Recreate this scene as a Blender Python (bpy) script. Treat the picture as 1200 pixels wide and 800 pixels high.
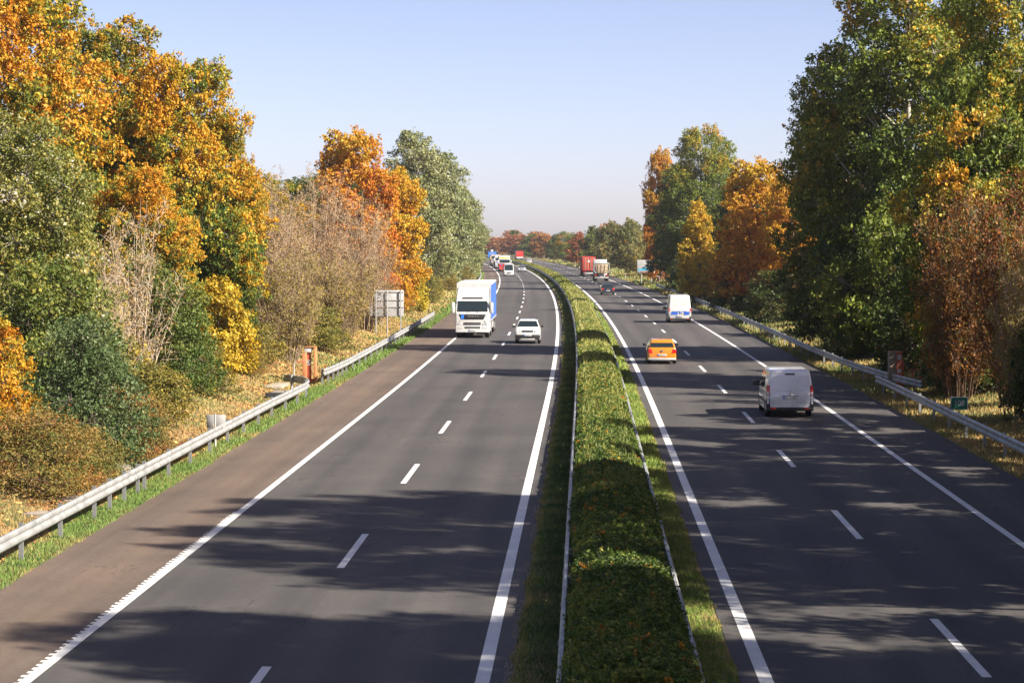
import bpy, bmesh, math, random
import numpy as np
from mathutils import Vector, Matrix
R_ = math.radians
random.seed(4)
rng = np.random.default_rng(11)
for o in list(bpy.data.objects): bpy.data.objects.remove(o)
scn = bpy.context.scene
col = scn.collection

# ------------------------------------------------------------------ camera
CAM_H = 7.2928; FPX = 2736.9; PITCH = 0.0437; YAW = 0.0311
cam_d = bpy.data.cameras.new('camera'); cam = bpy.data.objects.new('camera', cam_d); col.objects.link(cam)
cam_d.sensor_width = 36.0; cam_d.lens = 36.0 * FPX / 1200.0
cam_d.clip_start = 0.5; cam_d.clip_end = 20000
cam.location = (0, 0, CAM_H)
cam.rotation_euler = (math.pi / 2 - PITCH, 0, YAW)
scn.camera = cam

# ------------------------------------------------------------------ light
SUN_EL = R_(34.5); SUN_BACK = R_(27.0)          # sun from the right, a little behind the camera
sdir = Vector((math.cos(SUN_BACK) * math.cos(SUN_EL), -math.sin(SUN_BACK) * math.cos(SUN_EL), math.sin(SUN_EL)))
w = bpy.data.worlds.new('World'); scn.world = w; w.use_nodes = True
nt = w.node_tree; nt.nodes.clear()
sky = nt.nodes.new('ShaderNodeTexSky'); sky.sky_type = 'NISHITA'; sky.sun_disc = False
sky.sun_elevation = SUN_EL; sky.sun_rotation = math.atan2(sdir.x, sdir.y)
sky.air_density = 0.5; sky.dust_density = 0.85; sky.ozone_density = 4.0; sky.altitude = 100
bg = nt.nodes.new('ShaderNodeBackground'); bg.inputs['Strength'].default_value = 0.070
wo = nt.nodes.new('ShaderNodeOutputWorld')
tint = nt.nodes.new('ShaderNodeMix'); tint.data_type = 'RGBA'; tint.blend_type = 'MULTIPLY'      # white balance of the sky as a whole
tint.inputs[0].default_value = 1.0; tint.inputs[7].default_value = (1.52, 1.10, .94, 1)
nt.links.new(sky.outputs['Color'], tint.inputs[6]); nt.links.new(tint.outputs[2], bg.inputs['Color']); nt.links.new(bg.outputs['Background'], wo.inputs['Surface'])
sun_d = bpy.data.lights.new('sun', 'SUN'); sun = bpy.data.objects.new('sun', sun_d); col.objects.link(sun)
sun_d.energy = 5.0; sun_d.angle = R_(0.53); sun_d.color = (1.0, 0.915, 0.79)
sun.rotation_euler = sdir.to_track_quat('Z', 'Y').to_euler(); sun.location = (60, -40, 60)
scn.view_settings.view_transform = 'Standard'; scn.view_settings.look = 'None'
scn.view_settings.gamma = 1.0; scn.view_settings.exposure = 1.5; scn.view_settings.use_curve_mapping = False

# ------------------------------------------------------------------ road frame (lateral offset, distance)
ROAD_R = 8639.0; ROAD_S0 = 97.2
def dev(s): return -np.maximum(0.0, np.asarray(s, float) - ROAD_S0) ** 2 / (2 * ROAD_R)
def at(lat, s): return float(lat + dev(s)), float(s)
def heading(s): return math.atan2(max(0.0, s - ROAD_S0), ROAD_R)       # rotation about z (to the left)
ZK = np.array([[-3000, .8], [-60, .9], [-21, 1.0], [-17.5, .55], [-15.2, .0], [-14.0, -.10], [-12.9, -.06], [-12.2, -.05],
               [-9, -.06], [10, -.06], [13.2, -.05], [14.2, -.08], [16, .0], [18.5, .25], [24, .45], [60, .5], [3000, .5]])
def zg(lat): return np.interp(lat, ZK[:, 0], ZK[:, 1])
def px_x(x, d): return (x - 685.0) * d / 2736.9                        # pixel column at a distance -> world x
def px_z(y, d): return CAM_H + (280.2 - y) * d / 2736.9

# ------------------------------------------------------------------ helpers
def link(o, parent=None):
    col.objects.link(o)
    if parent is not None: o.parent = parent
    return o
def tag(o, label=None, cat=None, group=None, kind=None):
    if label: o['label'] = label
    if cat: o['category'] = cat
    if group: o['group'] = group
    if kind: o['kind'] = kind
    return o
def empty(name, loc=(0, 0, 0), rz=0.0):
    o = bpy.data.objects.new(name, None); o.empty_display_size = .3
    o.location = loc; o.rotation_euler = (0, 0, rz); return link(o)
def np_mesh(name, V, F, mat, colors=None, smooth=False):
    """V (n,3), F (m,k) array of equal-sized faces"""
    V = np.ascontiguousarray(V, np.float32); F = np.ascontiguousarray(F, np.int32)
    me = bpy.data.meshes.new(name)
    m, k = F.shape
    me.vertices.add(len(V)); me.vertices.foreach_set('co', V.ravel())
    me.loops.add(m * k); me.loops.foreach_set('vertex_index', F.ravel())
    me.polygons.add(m); me.polygons.foreach_set('loop_start', np.arange(0, m * k, k, dtype=np.int32))
    me.polygons.foreach_set('use_smooth', np.full(m, smooth))
    if colors is not None:
        at_ = me.attributes.new('Col', 'FLOAT_COLOR', 'POINT')
        c4 = np.ones((len(V), 4), np.float32); c4[:, :3] = colors
        at_.data.foreach_set('color', c4.ravel())
    me.materials.append(mat); me.update(calc_edges=True)
    return me
def obj(name, me, parent=None):
    return link(bpy.data.objects.new(name, me), parent)
def copy_tree(o, parent=None):
    c = o.copy(); col.objects.link(c); c.parent = parent
    for ch in list(o.children): copy_tree(ch, c)
    return c

class MB:
    """collects hard-surface pieces; build() makes ONE mesh object"""
    def __init__(s): s.v = []; s.f = []
    def add(s, vs, fs):
        b = len(s.v); s.v += [tuple(p) for p in vs]; s.f += [tuple(i + b for i in f) for f in fs]; return s
    def box(s, x0, x1, y0, y1, z0, z1):
        return s.add([(x0,y0,z0),(x1,y0,z0),(x1,y1,z0),(x0,y1,z0),(x0,y0,z1),(x1,y0,z1),(x1,y1,z1),(x0,y1,z1)],
                     [(0,3,2,1),(4,5,6,7),(0,1,5,4),(1,2,6,5),(2,3,7,6),(3,0,4,7)])
    def hexa(s, lo, hi):
        return s.add(list(lo) + list(hi), [(3,2,1,0),(4,5,6,7),(0,1,5,4),(1,2,6,5),(2,3,7,6),(3,0,4,7)])
    def tube(s, p, q, r0, r1=None, n=8):
        r1 = r0 if r1 is None else r1
        p = Vector(p); q = Vector(q); d = (q - p).normalized()
        a = d.orthogonal().normalized(); b = d.cross(a); vs = []
        for c, r in ((p, r0), (q, r1)):
            for i in range(n):
                t = 2 * math.pi * i / n; vs.append(c + a * math.cos(t) * r + b * math.sin(t) * r)
        fs = [(i, (i + 1) % n, n + (i + 1) % n, n + i) for i in range(n)] + [tuple(range(n - 1, -1, -1)), tuple(range(n, 2 * n))]
        return s.add(vs, fs)
    def lathe_x(s, prof, n=20, c=(0, 0, 0)):
        vs = []; k = len(prof)
        for i in range(n):
            t = 2 * math.pi * i / n
            for (x, r) in prof: vs.append((c[0] + x, c[1] + r * math.cos(t), c[2] + r * math.sin(t)))
        fs = [(i * k + j, i * k + j + 1, ((i + 1) % n) * k + j + 1, ((i + 1) % n) * k + j) for i in range(n) for j in range(k - 1)]
        return s.add(vs, fs)
    def mesh(s, name, mat, smooth=False, bevel=0):
        me = bpy.data.meshes.new(name); me.from_pydata(s.v, [], s.f); me.materials.append(mat)
        bm = bmesh.new(); bm.from_mesh(me)
        bmesh.ops.recalc_face_normals(bm, faces=bm.faces)
        if bevel: bmesh.ops.bevel(bm, geom=list(bm.edges), offset=bevel, segments=2, profile=.5, affect='EDGES', clamp_overlap=True)
        bm.to_mesh(me); bm.free()
        if smooth or bevel:
            me.polygons.foreach_set('use_smooth', [True] * len(me.polygons)); me.set_sharp_from_angle(angle=R_(38))
        return me
    def build(s, name, mat, parent=None, smooth=False, bevel=0):
        return obj(name, s.mesh(name, mat, smooth, bevel), parent)

# ------------------------------------------------------------------ materials
def new_mat(name):
    m = bpy.data.materials.new(name); m.use_nodes = True; n = m.node_tree.nodes; n.clear()
    out = n.new('ShaderNodeOutputMaterial'); b = n.new('ShaderNodeBsdfPrincipled')
    m.node_tree.links.new(b.outputs[0], out.inputs['Surface']); return m, m.node_tree, b, out
def N(t, typ, **kw):
    n = t.nodes.new(typ)
    for k, v in kw.items():
        if k in n.inputs: n.inputs[k].default_value = v
        else: setattr(n, k, v)
    return n
def ramp(t, fac, stops):
    r = t.nodes.new('ShaderNodeValToRGB'); t.links.new(fac, r.inputs['Fac'])
    e = r.color_ramp.elements
    while len(e) < len(stops): e.new(.5)
    for q, (p, c) in zip(e, stops): q.position = p; q.color = (*c, 1) if len(c) == 3 else c
    return r.outputs['Color']
def mix(t, a, b, fac, mode='MIX'):
    m = t.nodes.new('ShaderNodeMix'); m.data_type = 'RGBA'; m.blend_type = mode
    for sock, v in ((m.inputs[0], fac), (m.inputs[6], a), (m.inputs[7], b)):
        if hasattr(v, 'is_linked'): t.links.new(v, sock)
        else: sock.default_value = v if isinstance(v, (int, float)) else (*v, 1)
    return m.outputs[2]
def paint(name, c, rough=.35, metal=0.0, coat=0.0, dirt=.12, scale=3.0, spec=.5):
    m, t, b, _ = new_mat(name)
    tc = N(t, 'ShaderNodeTexCoord'); no = N(t, 'ShaderNodeTexNoise', Scale=scale, Detail=6.0)
    t.links.new(tc.outputs['Object'], no.inputs['Vector'])
    d = tuple(x * (1 - dirt * 2.2) + .02 * dirt for x in c)
    cc = ramp(t, no.outputs['Fac'], [(.35, c), (.75, d)])
    t.links.new(cc, b.inputs['Base Color'])
    b.inputs['Metallic'].default_value = metal; b.inputs['Coat Weight'].default_value = coat; b.inputs['Specular IOR Level'].default_value = spec
    r2 = ramp(t, no.outputs['Fac'], [(.3, (rough,) * 3), (.8, (min(1, rough + .15),) * 3)]); t.links.new(r2, b.inputs['Roughness'])
    return m

def asphalt(name, c0, c1, c2, warm):
    m, t, b, _ = new_mat(name)
    uv = N(t, 'ShaderNodeUVMap'); uv.uv_map = 'UV'
    mp = N(t, 'ShaderNodeMapping'); mp.inputs['Scale'].default_value = (1.1, .02, 1); t.links.new(uv.outputs[0], mp.inputs[0])
    streak = N(t, 'ShaderNodeTexNoise', Scale=1.0, Detail=4.0); t.links.new(mp.outputs[0], streak.inputs['Vector'])
    big = N(t, 'ShaderNodeTexNoise', Scale=.22, Detail=5.0, Roughness=.6); t.links.new(uv.outputs[0], big.inputs['Vector'])
    grain = N(t, 'ShaderNodeTexNoise', Scale=38.0, Detail=3.0, Roughness=.8); t.links.new(uv.outputs[0], grain.inputs['Vector'])
    mid = N(t, 'ShaderNodeTexNoise', Scale=6.0, Detail=6.0, Roughness=.75); t.links.new(uv.outputs[0], mid.inputs['Vector'])
    base = ramp(t, streak.outputs['Fac'], [(.3, c0), (.55, c1), (.75, c2)])
    base = mix(t, base, ramp(t, big.outputs['Fac'], [(.3, (.80, .80, .82)), (.7, (1.15, 1.12, 1.08))]), 1.0, 'MULTIPLY')
    base = mix(t, base, ramp(t, grain.outputs['Fac'], [(.25, (.62, .62, .62)), (.75, (1.4, 1.38, 1.35))]), 1.0, 'MULTIPLY')
    base = mix(t, base, ramp(t, mid.outputs['Fac'], [(.3, (.80, .80, .80)), (.7, (1.2, 1.19, 1.18))]), 1.0, 'MULTIPLY')
    sx = N(t, 'ShaderNodeSeparateXYZ'); t.links.new(uv.outputs[0], sx.inputs[0])
    tr = N(t, 'ShaderNodeMath', operation='MULTIPLY'); tr.inputs[1].default_value = 2 * math.pi / 1.87; t.links.new(sx.outputs[0], tr.inputs[0])
    ph_ = N(t, 'ShaderNodeMath', operation='ADD'); ph_.inputs[1].default_value = 0.9; t.links.new(tr.outputs[0], ph_.inputs[0])
    cs = N(t, 'ShaderNodeMath', operation='COSINE'); t.links.new(ph_.outputs[0], cs.inputs[0])
    hf = N(t, 'ShaderNodeMath', operation='MULTIPLY_ADD'); hf.inputs[1].default_value = .5; hf.inputs[2].default_value = .5; t.links.new(cs.outputs[0], hf.inputs[0])
    base = mix(t, base, ramp(t, hf.outputs[0], [(.2, (1.06, 1.05, 1.04)), (.85, (.86, .86, .88))]), 1.0, 'MULTIPLY')
    cmap = N(t, 'ShaderNodeMapping'); cmap.inputs['Scale'].default_value = (.9, .16, 1); t.links.new(uv.outputs[0], cmap.inputs[0])
    cn = N(t, 'ShaderNodeTexNoise', Scale=1.0, Detail=7.0, Roughness=.6); t.links.new(cmap.outputs[0], cn.inputs['Vector'])
    crack = ramp(t, cn.outputs['Fac'], [(.490, (1, 1, 1)), (.4985, (.42, .42, .42)), (.5015, (.42, .42, .42)), (.51, (1, 1, 1))])
    cmask = ramp(t, big.outputs['Fac'], [(.54, (0, 0, 0)), (.60, (.9, .9, .9))])
    base = mix(t, base, mix(t, (1, 1, 1), crack, cmask), 1.0, 'MULTIPLY')
    vo = N(t, 'ShaderNodeTexVoronoi', Scale=1.0); vo.distance = 'CHEBYCHEV'; pm_ = N(t, 'ShaderNodeMapping'); pm_.inputs['Scale'].default_value = (.27, .045, 1); t.links.new(uv.outputs[0], pm_.inputs[0]); t.links.new(pm_.outputs[0], vo.inputs['Vector'])
    sc_ = N(t, 'ShaderNodeSeparateColor'); t.links.new(vo.outputs['Color'], sc_.inputs[0])
    base = mix(t, base, ramp(t, sc_.outputs[0], [(.10, (.90, .90, .91)), (.5, (1, 1, 1)), (.9, (1.07, 1.06, 1.05))]), .8, 'MULTIPLY')
    spot = N(t, 'ShaderNodeTexNoise', Scale=1.7, Detail=5.0, Roughness=.7); t.links.new(uv.outputs[0], spot.inputs['Vector'])
    base = mix(t, base, ramp(t, spot.outputs['Fac'], [(.66, (1, 1, 1)), (.74, (.74, .74, .75))]), 1.0, 'MULTIPLY')
    t.links.new(base, b.inputs['Base Color'])
    b.inputs['Roughness'].default_value = .78; b.inputs['Specular IOR Level'].default_value = .35
    bp = N(t, 'ShaderNodeBump', Strength=.25, Distance=.01); t.links.new(grain.outputs['Fac'], bp.inputs['Height']); t.links.new(bp.outputs[0], b.inputs['Normal'])
    return m
def marking_mat():
    m, t, b, _ = new_mat('road_paint')
    tc = N(t, 'ShaderNodeTexCoord'); no = N(t, 'ShaderNodeTexNoise', Scale=9.0, Detail=8.0, Roughness=.75); t.links.new(tc.outputs['Object'], no.inputs['Vector'])
    n2 = N(t, 'ShaderNodeTexNoise', Scale=.8, Detail=3.0); t.links.new(tc.outputs['Object'], n2.inputs['Vector'])
    c = ramp(t, no.outputs['Fac'], [(.30, (.42, .42, .41)), (.40, (.70, .70, .68)), (.7, (.80, .79, .77))])
    c = mix(t, c, ramp(t, n2.outputs['Fac'], [(.3, (.86, .86, .85)), (.7, (1, 1, 1))]), 1.0, 'MULTIPLY')
    n3 = N(t, 'ShaderNodeTexNoise', Scale=22.0, Detail=5.0, Roughness=.8); t.links.new(tc.outputs['Object'], n3.inputs['Vector'])
    n4 = N(t, 'ShaderNodeTexNoise', Scale=.35, Detail=3.0); t.links.new(tc.outputs['Object'], n4.inputs['Vector'])
    th_ = ramp(t, n3.outputs['Fac'], [(.36, (.13, .125, .12)), (.44, (1, 1, 1))])
    c = mix(t, c, mix(t, (1, 1, 1), th_, ramp(t, n4.outputs['Fac'], [(.35, (.25, .25, .25)), (.65, (1, 1, 1))])), 1.0, 'MULTIPLY')
    t.links.new(c, b.inputs['Base Color']); b.inputs['Roughness'].default_value = .6
    return m
def leaf_mat():
    m, t, b, out = new_mat('leaf')
    a = N(t, 'ShaderNodeAttribute'); a.attribute_name = 'Col'
    oi = N(t, 'ShaderNodeObjectInfo')
    hs = N(t, 'ShaderNodeHueSaturation')
    mr = N(t, 'ShaderNodeMapRange'); mr.inputs['To Min'].default_value = .485; mr.inputs['To Max'].default_value = .512
    t.links.new(oi.outputs['Random'], mr.inputs['Value']); t.links.new(mr.outputs[0], hs.inputs['Hue']); t.links.new(a.outputs['Color'], hs.inputs['Color'])
    t.links.new(hs.outputs[0], b.inputs['Base Color']); b.inputs['Roughness'].default_value = .55; b.inputs['Specular IOR Level'].default_value = .35
    tr = N(t, 'ShaderNodeBsdfTranslucent'); t.links.new(hs.outputs[0], tr.inputs['Color'])
    mx = N(t, 'ShaderNodeMixShader', Fac=.28); t.links.new(b.outputs[0], mx.inputs[1]); t.links.new(tr.outputs[0], mx.inputs[2]); t.links.new(mx.outputs[0], out.inputs['Surface'])
    return m
def attr_mat(name, rough=.8):
    m, t, b, out = new_mat(name)
    a = N(t, 'ShaderNodeAttribute'); a.attribute_name = 'Col'; t.links.new(a.outputs['Color'], b.inputs['Base Color']); b.inputs['Roughness'].default_value = rough
    return m
def bark_mat(name, c0, c1):
    m, t, b, _ = new_mat(name)
    tc = N(t, 'ShaderNodeTexCoord'); mp = N(t, 'ShaderNodeMapping'); mp.inputs['Scale'].default_value = (9, 9, 1.5); t.links.new(tc.outputs['Object'], mp.inputs[0])
    no = N(t, 'ShaderNodeTexNoise', Scale=1.0, Detail=6.0); t.links.new(mp.outputs[0], no.inputs['Vector'])
    t.links.new(ramp(t, no.outputs['Fac'], [(.3, c0), (.7, c1)]), b.inputs['Base Color']); b.inputs['Roughness'].default_value = .9
    return m
def ground_mat():
    m, t, b, _ = new_mat('verge_ground')
    uv = N(t, 'ShaderNodeUVMap'); uv.uv_map = 'UV'
    n1 = N(t, 'ShaderNodeTexNoise', Scale=.5, Detail=6.0, Roughness=.65); t.links.new(uv.outputs[0], n1.inputs['Vector'])
    n2 = N(t, 'ShaderNodeTexNoise', Scale=7.0, Detail=6.0, Roughness=.7); t.links.new(uv.outputs[0], n2.inputs['Vector'])
    n3 = N(t, 'ShaderNodeTexNoise', Scale=26.0, Detail=4.0, Roughness=.8); t.links.new(uv.outputs[0], n3.inputs['Vector'])
    dry = ramp(t, n2.outputs['Fac'], [(.28, (.12, .07, .03)), (.5, (.27, .17, .07)), (.72, (.38, .26, .12))])
    grn = ramp(t, n2.outputs['Fac'], [(.3, (.035, .055, .012)), (.6, (.09, .12, .025)), (.8, (.18, .18, .05))])
    c = mix(t, dry, grn, ramp(t, n1.outputs['Fac'], [(.40, (0, 0, 0)), (.56, (1, 1, 1))]))
    c = mix(t, c, ramp(t, n3.outputs['Fac'], [(.25, (.55, .55, .55)), (.75, (1.3, 1.3, 1.3))]), 1.0, 'MULTIPLY')
    t.links.new(c, b.inputs['Base Color']); b.inputs['Roughness'].default_value = .95
    bp = N(t, 'ShaderNodeBump', Strength=.6, Distance=.05); t.links.new(n2.outputs['Fac'], bp.inputs['Height']); t.links.new(bp.outputs[0], b.inputs['Normal'])
    return m

M = {}
M['lane'] = asphalt('lane_asphalt', (.058, .0555, .055), (.071, .0675, .066), (.087, .082, .079), 0)
M['shoulder'] = asphalt('shoulder_asphalt', (.105, .080, .062), (.125, .096, .076), (.145, .116, .094), 1)
M['mark'] = marking_mat(); M['leaf'] = leaf_mat(); M['grass'] = attr_mat('grass_blade', .7); M['litter'] = attr_mat('fallen_leaf', .85)
M['bark'] = bark_mat('bark', (.07, .055, .042), (.16, .13, .10)); M['bark_pale'] = bark_mat('pale_bark', (.22, .20, .17), (.42, .39, .34))
M['twig'] = bark_mat('twig_bark', (.23, .165, .11), (.40, .30, .20)); M['twig_dark'] = bark_mat('dark_twig_bark', (.09, .055, .03), (.18, .11, .065)); M['twig_pale'] = bark_mat('pale_twig_bark', (.32, .25, .18), (.52, .43, .33))
M['ground'] = ground_mat()
M['steel'] = paint('galvanised_steel', (.40, .41, .405), .45, .3, dirt=.24, scale=1.6)
M['steel_post'] = paint('galvanised_post', (.30, .31, .31), .5, .5, dirt=.2)
M['dark_steel'] = paint('dark_paint_steel', (.035, .037, .04), .5)
M['white'] = paint('white_paint', (.54, .54, .535), .28, coat=.5, dirt=.06)
M['silverwhite'] = paint('silver_white_paint', (.74, .75, .77), .22, .05, coat=.7, dirt=.07)
M['orange'] = paint('orange_paint', (.62, .20, .010), .25, .1, coat=.8, dirt=.06)
M['darkcar'] = paint('charcoal_paint', (.03, .032, .037), .22, .3, coat=.8, dirt=.1)
M['silver'] = paint('silver_paint', (.55, .56, .57), .25, .5, coat=.6, dirt=.08)
M['red'] = paint('red_paint', (.52, .03, .025), .35, coat=.3, dirt=.1)
M['rust'] = paint('rust_red_paint', (.45, .07, .035), .55, dirt=.2)
M['yellow'] = paint('yellow_paint', (.80, .55, .02), .4)
M['blue'] = paint('blue_tarpaulin', (.045, .13, .46), .45, dirt=.12)
M['bluesign'] = paint('blue_sign_sheet', (.02, .16, .62), .45, dirt=.05)
M['policeblue'] = paint('police_blue', (.02, .10, .50), .4, dirt=.05)
M['whitetarp'] = paint('white_tarpaulin', (.58, .58, .57), .5, dirt=.1)
M['plastic'] = paint('black_plastic', (.016, .016, .017), .55, dirt=.2)
M['grey'] = paint('grey_panel', (.33, .33, .33), .5, dirt=.12)
M['lightgrey'] = paint('light_panel', (.46, .46, .455), .5, .1, dirt=.12)
M['rubber'] = paint('tyre_rubber', (.018, .018, .018), .8, dirt=.2)
M['rim'] = paint('alloy_rim', (.45, .46, .47), .3, .8, dirt=.1)
M['tail'] = paint('tail_lamp', (.50, .008, .008), .15, coat=.6, dirt=.05)
M['lamp'] = paint('head_lamp_glass', (.55, .57, .60), .08, .3, coat=.8, dirt=.05)
M['amber'] = paint('amber_lamp', (.75, .25, .02), .2)
M['tan'] = paint('beige_tipper_paint', (.55, .43, .30), .55, dirt=.2)
M['concrete'] = paint('concrete', (.36, .31, .25), .9, dirt=.25, scale=5)
M['phone'] = paint('orange_cabin_paint', (.52, .22, .09), .5, dirt=.12)
M['phonered'] = paint('brick_red_panel', (.40, .10, .05), .55, dirt=.15)
M['phonegrey'] = paint('weathered_cabin_side', (.25, .20, .14), .7, dirt=.2)
M['green'] = paint('green_sign_sheet', (.005, .13, .075), .45, dirt=.08)
M['chrome'] = paint('chrome_trim', (.7, .7, .7), .12, .9, dirt=.03)
M['cyan'] = paint('cyan_print', (.05, .42, .62), .5, dirt=.05)
m, t, b, _ = new_mat('window_glass')
b.inputs['Base Color'].default_value = (.012, .020, .022, 1); b.inputs['Roughness'].default_value = .04; b.inputs['Specular IOR Level'].default_value = .7; b.inputs['Coat Weight'].default_value = .3
M['glass'] = m

# ------------------------------------------------------------------ the setting
def ribbon(name, lats, ss, z, mat, parent=None, skirt=False):
    """sheet over lateral stations x distances with a UV map in metres"""
    lats = np.asarray(lats, float); ss = np.asarray(ss, float)
    zz = z if callable(z) else (lambda l: np.full_like(l, z))
    nl, ns = len(lats), len(ss)
    LL, SS = np.meshgrid(lats, ss)
    V = np.stack([LL + dev(SS), SS, zz(LL.ravel()).reshape(LL.shape)], -1).reshape(-1, 3)
    i = (np.arange(ns - 1)[:, None] * nl + np.arange(nl - 1)[None, :]).ravel()
    F = np.stack([i, i + 1, i + nl + 1, i + nl], 1)
    me = np_mesh(name, V, F, mat)
    uv = me.uv_layers.new(name='UV'); U = np.stack([LL.ravel(), SS.ravel()], 1)[F.ravel()].astype(np.float32)
    uv.data.foreach_set('uv', U.ravel())
    return obj(name, me, parent)
S_ROAD = np.concatenate([np.arange(-60, 400, 10), np.arange(400, 1500, 20)])
S_BIG = np.concatenate([np.arange(-400, 0, 100), np.arange(0, 1500, 20), np.arange(1500, 2000, 100), [2600, 4000, 7000]])
latg = np.concatenate([[-6000, -3000, -800, -200, -60, -30], np.arange(-24, -12, .75), [-12.2, -9, -3, 0, 5, 10, 13.2], np.arange(14, 24, 1.0), [30, 60, 200, 800, 3000, 6000]])
tag(ribbon('ground', latg, S_BIG, zg, M['ground']), kind='structure')
LO, LD, LI, RI, RD, RO = -9.22, -5.42, -1.68, 3.01, 6.72, 10.48
road_l = tag(ribbon('road', np.linspace(LO - .12, -1.22, 8), S_ROAD, 0.0, M['lane']), kind='structure')
road_r = tag(ribbon('road', np.linspace(2.58, RO + .12, 8), S_ROAD, 0.0, M['lane']), kind='structure')
tag(ribbon('hard_shoulder', np.linspace(-12.25, LO - .12, 4), S_ROAD, lambda l: (l - LO + .12) * .012, M['shoulder']), kind='structure')
tag(ribbon('hard_shoulder', np.linspace(RO + .12, 13.3, 4), S_ROAD, lambda l: -(l - RO - .12) * .012, M['lane']), kind='structure')
tag(ribbon('central_reservation', [-1.35, -1.22, -.9, -.2, .7, 1.6, 2.3, 2.58, 2.7], S_ROAD, lambda l: np.interp(l, [-1.35, -1.22, -.9, 2.3, 2.58, 2.7], [-.04, -.012, .04, .04, -.012, -.04]), M['ground']), kind='structure')
S_LINE = np.concatenate([np.arange(-40, 400, 6), np.arange(400, 1400, 12)])
for par, lat, wd in ((road_l, LO, .2), (road_l, LI, .24), (road_r, RI, .24), (road_r, RO, .2)):
    ribbon('edge_line', [lat - wd / 2, lat + wd / 2], S_LINE, 0.005, M['mark'], par)
def dashes(par, lat, s0):
    for k in range(-2, 52):
        s = s0 + 18 * k
        if s + 6 < 30: continue
        q = np.linspace(s, s + 6, 4)
        ribbon('lane_dash', [lat - .085, lat + .085], q, 0.005, M['mark'], par)
dashes(road_r, RD, 38.9)
# left dashes: near end of one seen at pixel row 567 -> distance
dashes(road_l, LD, 51.5)
mb = MB()
for s in np.arange(30, 62, .34):
    x, y = at(LO - .16, s); q = random.uniform(-.02, .02); mb.box(x - .01 + q, x + .058, y - .07, y + .07, .003, .010)
mb.build('rumble_strip', M['mark'], road_l)

# ------------------------------------------------------------------ scattered ground cover (stuff)
def vnoise(x, y, seed, cell):
    """smooth 2-D value noise, vectorised"""
    r = np.random.default_rng(seed).random((257, 257))
    u = np.asarray(x) / cell; v = np.asarray(y) / cell
    i = np.floor(u).astype(int); j = np.floor(v).astype(int); fu = u - i; fv = v - j
    fu = fu * fu * (3 - 2 * fu); fv = fv * fv * (3 - 2 * fv)
    g = lambda a, b: r[a % 257, b % 257]
    return (g(i, j) * (1 - fu) + g(i + 1, j) * fu) * (1 - fv) + (g(i, j + 1) * (1 - fu) + g(i + 1, j + 1) * fu) * fv
GR_DARK, GR, GR_Y, STRAW, TAN = np.array([(.035, .075, .012), (.085, .145, .020), (.19, .23, .035), (.36, .27, .09), (.30, .18, .06)])
def blades(name, label, lat0, lat1, segs, palette, zf, edge_soft=True, h0=.13):
    """segs: (s0, s1, per_m2, size multiplier)"""
    Vs, Cs = [], []
    for (s0, s1, dens, mul) in segs:
        n = int((lat1 - lat0) * (s1 - s0) * dens)
        la = rng.uniform(lat0, lat1, n); s = rng.uniform(s0, s1, n)
        if edge_soft:
            e = vnoise(la * 0, s, 5, 1.3) * .22
            keep = (la > lat0 + e) & (la < lat1 - vnoise(la * 0 + 40, s, 6, 1.1) * .22); la = la[keep]; s = s[keep]; n = len(la)
        h = h0 * mul ** .55 * rng.uniform(.5, 1.4, n); wd = .010 * mul * rng.uniform(.7, 1.4, n)
        th = rng.uniform(0, 2 * math.pi, n); lean = rng.uniform(0, .8, n) * h; ph = rng.uniform(0, 2 * math.pi, n)
        b = np.stack([la + dev(s), s, zf(la) - .01], 1)
        dx = np.stack([np.cos(th) * wd, np.sin(th) * wd, 0 * th], 1)
        tip = b + np.stack([np.cos(ph) * lean, np.sin(ph) * lean, h], 1)
        Vs.append(np.stack([b - dx, b + dx, tip], 1).reshape(-1, 3)); c = palette(la, s, n); Cs.append(np.repeat(c, 3, 0))
    V = np.concatenate(Vs); C = np.concatenate(Cs)
    F = np.arange(len(V)).reshape(-1, 3)
    return tag(obj(name, np_mesh(name, V, F, M['grass'], C)), label, 'grass', kind='stuff')
def lerp3(a, b, t): return a[None] * (1 - t[:, None]) + b[None] * t[:, None]
def pal_green(la, s, n):
    k = np.clip(vnoise(la, s, 3, .7) * .35 + vnoise(la, s, 8, 4) * .45 - .08 + rng.normal(0, .10, n) + np.clip((la - 2.4) * 2, 0, .5), 0, 1)
    c = np.where((k < .5)[:, None], lerp3(GR * np.array([1.15, 1.3, 1.1]), GR_Y, np.clip(k * 2, 0, 1)), lerp3(GR_Y, STRAW, np.clip(k * 2 - 1, 0, 1) * .8))
    return c * rng.uniform(.75, 1.25, (n, 1))
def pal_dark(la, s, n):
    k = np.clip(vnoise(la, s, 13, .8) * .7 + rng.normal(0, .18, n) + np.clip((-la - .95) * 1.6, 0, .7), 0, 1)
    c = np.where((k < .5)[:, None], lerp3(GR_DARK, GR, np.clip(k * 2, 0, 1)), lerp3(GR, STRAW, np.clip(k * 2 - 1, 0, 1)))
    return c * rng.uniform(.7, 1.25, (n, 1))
def pal_verge_l(la, s, n):
    g = np.clip(1.25 - np.abs(la + 12.75) * 1.0, 0, 1) * .9 + vnoise(la, s, 21, 3.0) * 1.0 - .16 + .25 * np.clip((s - 120) / 50, 0, 1) * (vnoise(la, s, 31, 5) > .35)
    k = np.clip(g + rng.normal(0, .18, n), 0, 1)
    c = np.where((k < .5)[:, None], lerp3(TAN, STRAW, np.clip(k * 2, 0, 1)), lerp3(STRAW * .9, GR * 1.15, np.clip(k * 2 - 1, 0, 1)))
    return c * rng.uniform(.75, 1.25, (n, 1))
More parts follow.
